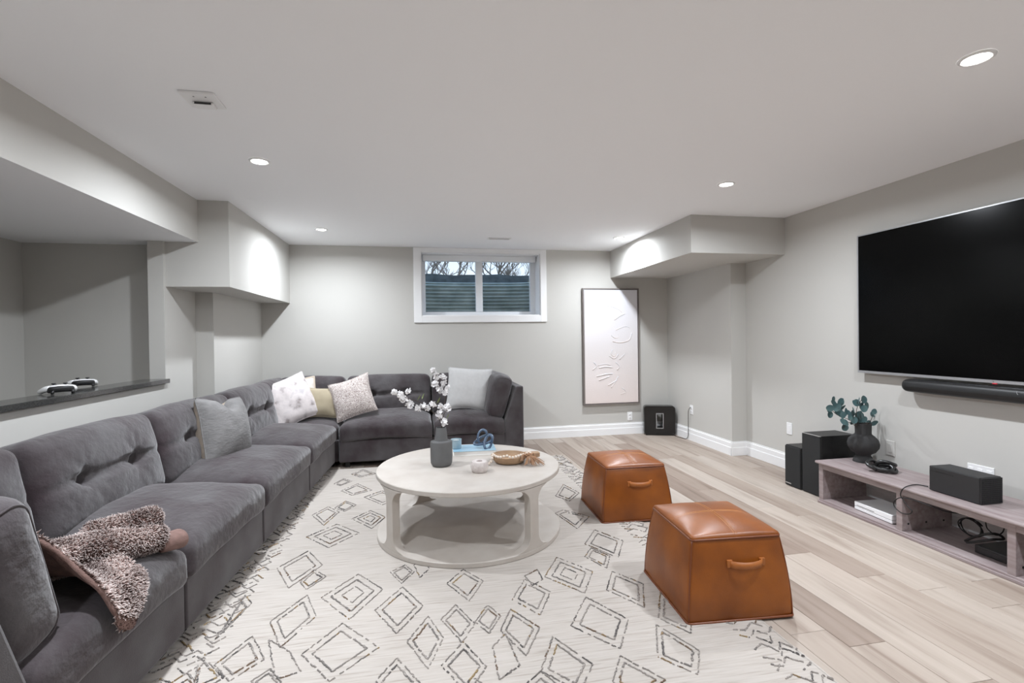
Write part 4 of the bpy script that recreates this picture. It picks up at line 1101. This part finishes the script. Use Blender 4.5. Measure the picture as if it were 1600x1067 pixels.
# ------------------------------------------------------------------ subwoofer
sl, sr = gz(1007, 680, 0), gz(1056, 682, 0)
yw = math.atan2(sr.y-sl.y, sr.x-sl.x)
SW = .395
t = thing('subwoofer', 'glossy black square subwoofer with a centre slot in the corner', 'speaker', (sl.x, sl.y, 0), yw*.75)
sh_, sdp = .385, .15
def frame_box(mb, x0, x1, z0, z1, hx0, hx1, hz0, hz1, y0, y1):
    return mb.box(x0, hx0, y0, y1, z0, z1).box(hx1, x1, y0, y1, z0, z1).box(hx0, hx1, y0, y1, z0, hz0).box(hx0, hx1, y0, y1, hz1, z1)
hx0, hx1, hz0, hz1 = SW*.40, SW*.60, sh_*.26, sh_*.74
def rrect(x0, x1, z0, z1, r_, n_=7):
    out = []
    for cx_, cz_, a0_ in ((x1-r_, z1-r_, 0), (x0+r_, z1-r_, PI/2), (x0+r_, z0+r_, PI), (x1-r_, z0+r_, 1.5*PI)):
        for k in range(n_+1): a = a0_+PI/2*k/n_; out.append((cx_+r_*math.cos(a), cz_+r_*math.sin(a)))
    return out
lo_, li_ = rrect(0, SW, .006, sh_, .038), rrect(hx0, hx1, hz0, hz1, .004)
kk = len(lo_); ls = [[(a_, y_, b2_) for a_, b2_ in L_] for y_, L_ in ((0, [(SW/2+(a_-SW/2)*.985, sh_/2+(b2_-sh_/2)*.985) for a_, b2_ in lo_]), (.006, lo_), (sdp-.006, lo_), (sdp, [(SW/2+(a_-SW/2)*.985, sh_/2+(b2_-sh_/2)*.985) for a_, b2_ in lo_]), (sdp, li_), (0, li_))]
mbx = MB().add([p_ for L_ in ls for p_ in L_], [(i_*kk+j_, i_*kk+(j_+1) % kk, ((i_+1) % 6)*kk+(j_+1) % kk, ((i_+1) % 6)*kk+j_) for i_ in range(6) for j_ in range(kk)])
mbx.obj('enclosure', 'black_gloss', t, auto=True)
for px_ in ((.03,.03),(SW-.03,.03),(.03,sdp-.03),(SW-.03,sdp-.03)): MB().lathe([(.012,0),(.012,.008)], 10).obj('foot', 'black_foot', t, loc=(px_[0], px_[1], 0))
frame_box(MB(), hx0-.008, hx1+.008, hz0-.008, hz1+.008, hx0, hx1, hz0, hz1, -.003, .01).obj('slot_trim', 'bezel', t)
cable('thin black power cord from the subwoofer to the wall outlet', [(sr.x-.02, sr.y+.06, .03), (sr.x+.0, sr.y+.0, .006), (XB-.05, 5.66, .005), (XB-.032, 5.60, .008), (XB-.028, 5.56, .06), (XB-.025, 5.56, .26), (XB-.03, 5.545, .36), (XB-.022, OB.y+.01, OB.z+.022), (XB-.008, OB.y, OB.z+.022)], .0035)

# ------------------------------------------------------------------ game controllers on the ledge
def controller(label, loc, rz):
    t = thing('game_controller', label, 'controller', loc, rz, 'game controllers on the ledge')
    def fn(p, q):
        p.z += .006*(1-q.x*q.x); p.y += .018*q.x*q.x; return p
    c = puff(.105, .05, .026, .012, (10,4,2), fn); xf(c, Matrix.Translation((0,0,.036))); c.obj('body', 'white_plastic', t, smooth=True)
    fm = puff(.118, .034, .034, .012, (8,3,2), fn); xf(fm, Matrix.Translation((0,-.022,.026))); fm.obj('front_panel', 'black_plastic', t, smooth=True)
    for s in (-1, 1):
        MB().tube(catmull([(s*.045,0,.036),(s*.062,.02,.030),(s*.072,.055,.018),(s*.072,.075,.014)], 5), [.016,.0165,.017,.017,.017,.0165,.016,.0155,.015,.0145,.014,.0135,.0125,.011,.009,.005], 10).obj('grip', 'white_plastic', t, smooth=True)
        st = MB().lathe([(.005,0),(.005,.009),(.0105,.010),(.011,.015),(.008,.016)], 14).obj('thumb_stick', 'black_plastic', t, loc=(s*.024, .010 if s > 0 else .02, .048), smooth=True)
        MB().tube([(s*.03,-.02,.022),(s*.044,-.034,.018),(s*.044,-.038,.006)], .008, 8).obj('trigger', 'black_plastic', t, smooth=True)
    MB().box(-.022, .022, .0, .018, .0525, .0545).obj('touchpad', 'black_satin', t, bevel=.001)
p1 = gz(98, 615, 1.033); p2 = gz(120, 606, 1.033)
controller('white and black game controller with a dark front edge on the granite ledge', (p1.x-.01, p1.y, 1.030), math.radians(46))
controller('second white game controller lying just behind the first one on the ledge', (p2.x+.0, p2.y+.06, 1.030), math.radians(40))
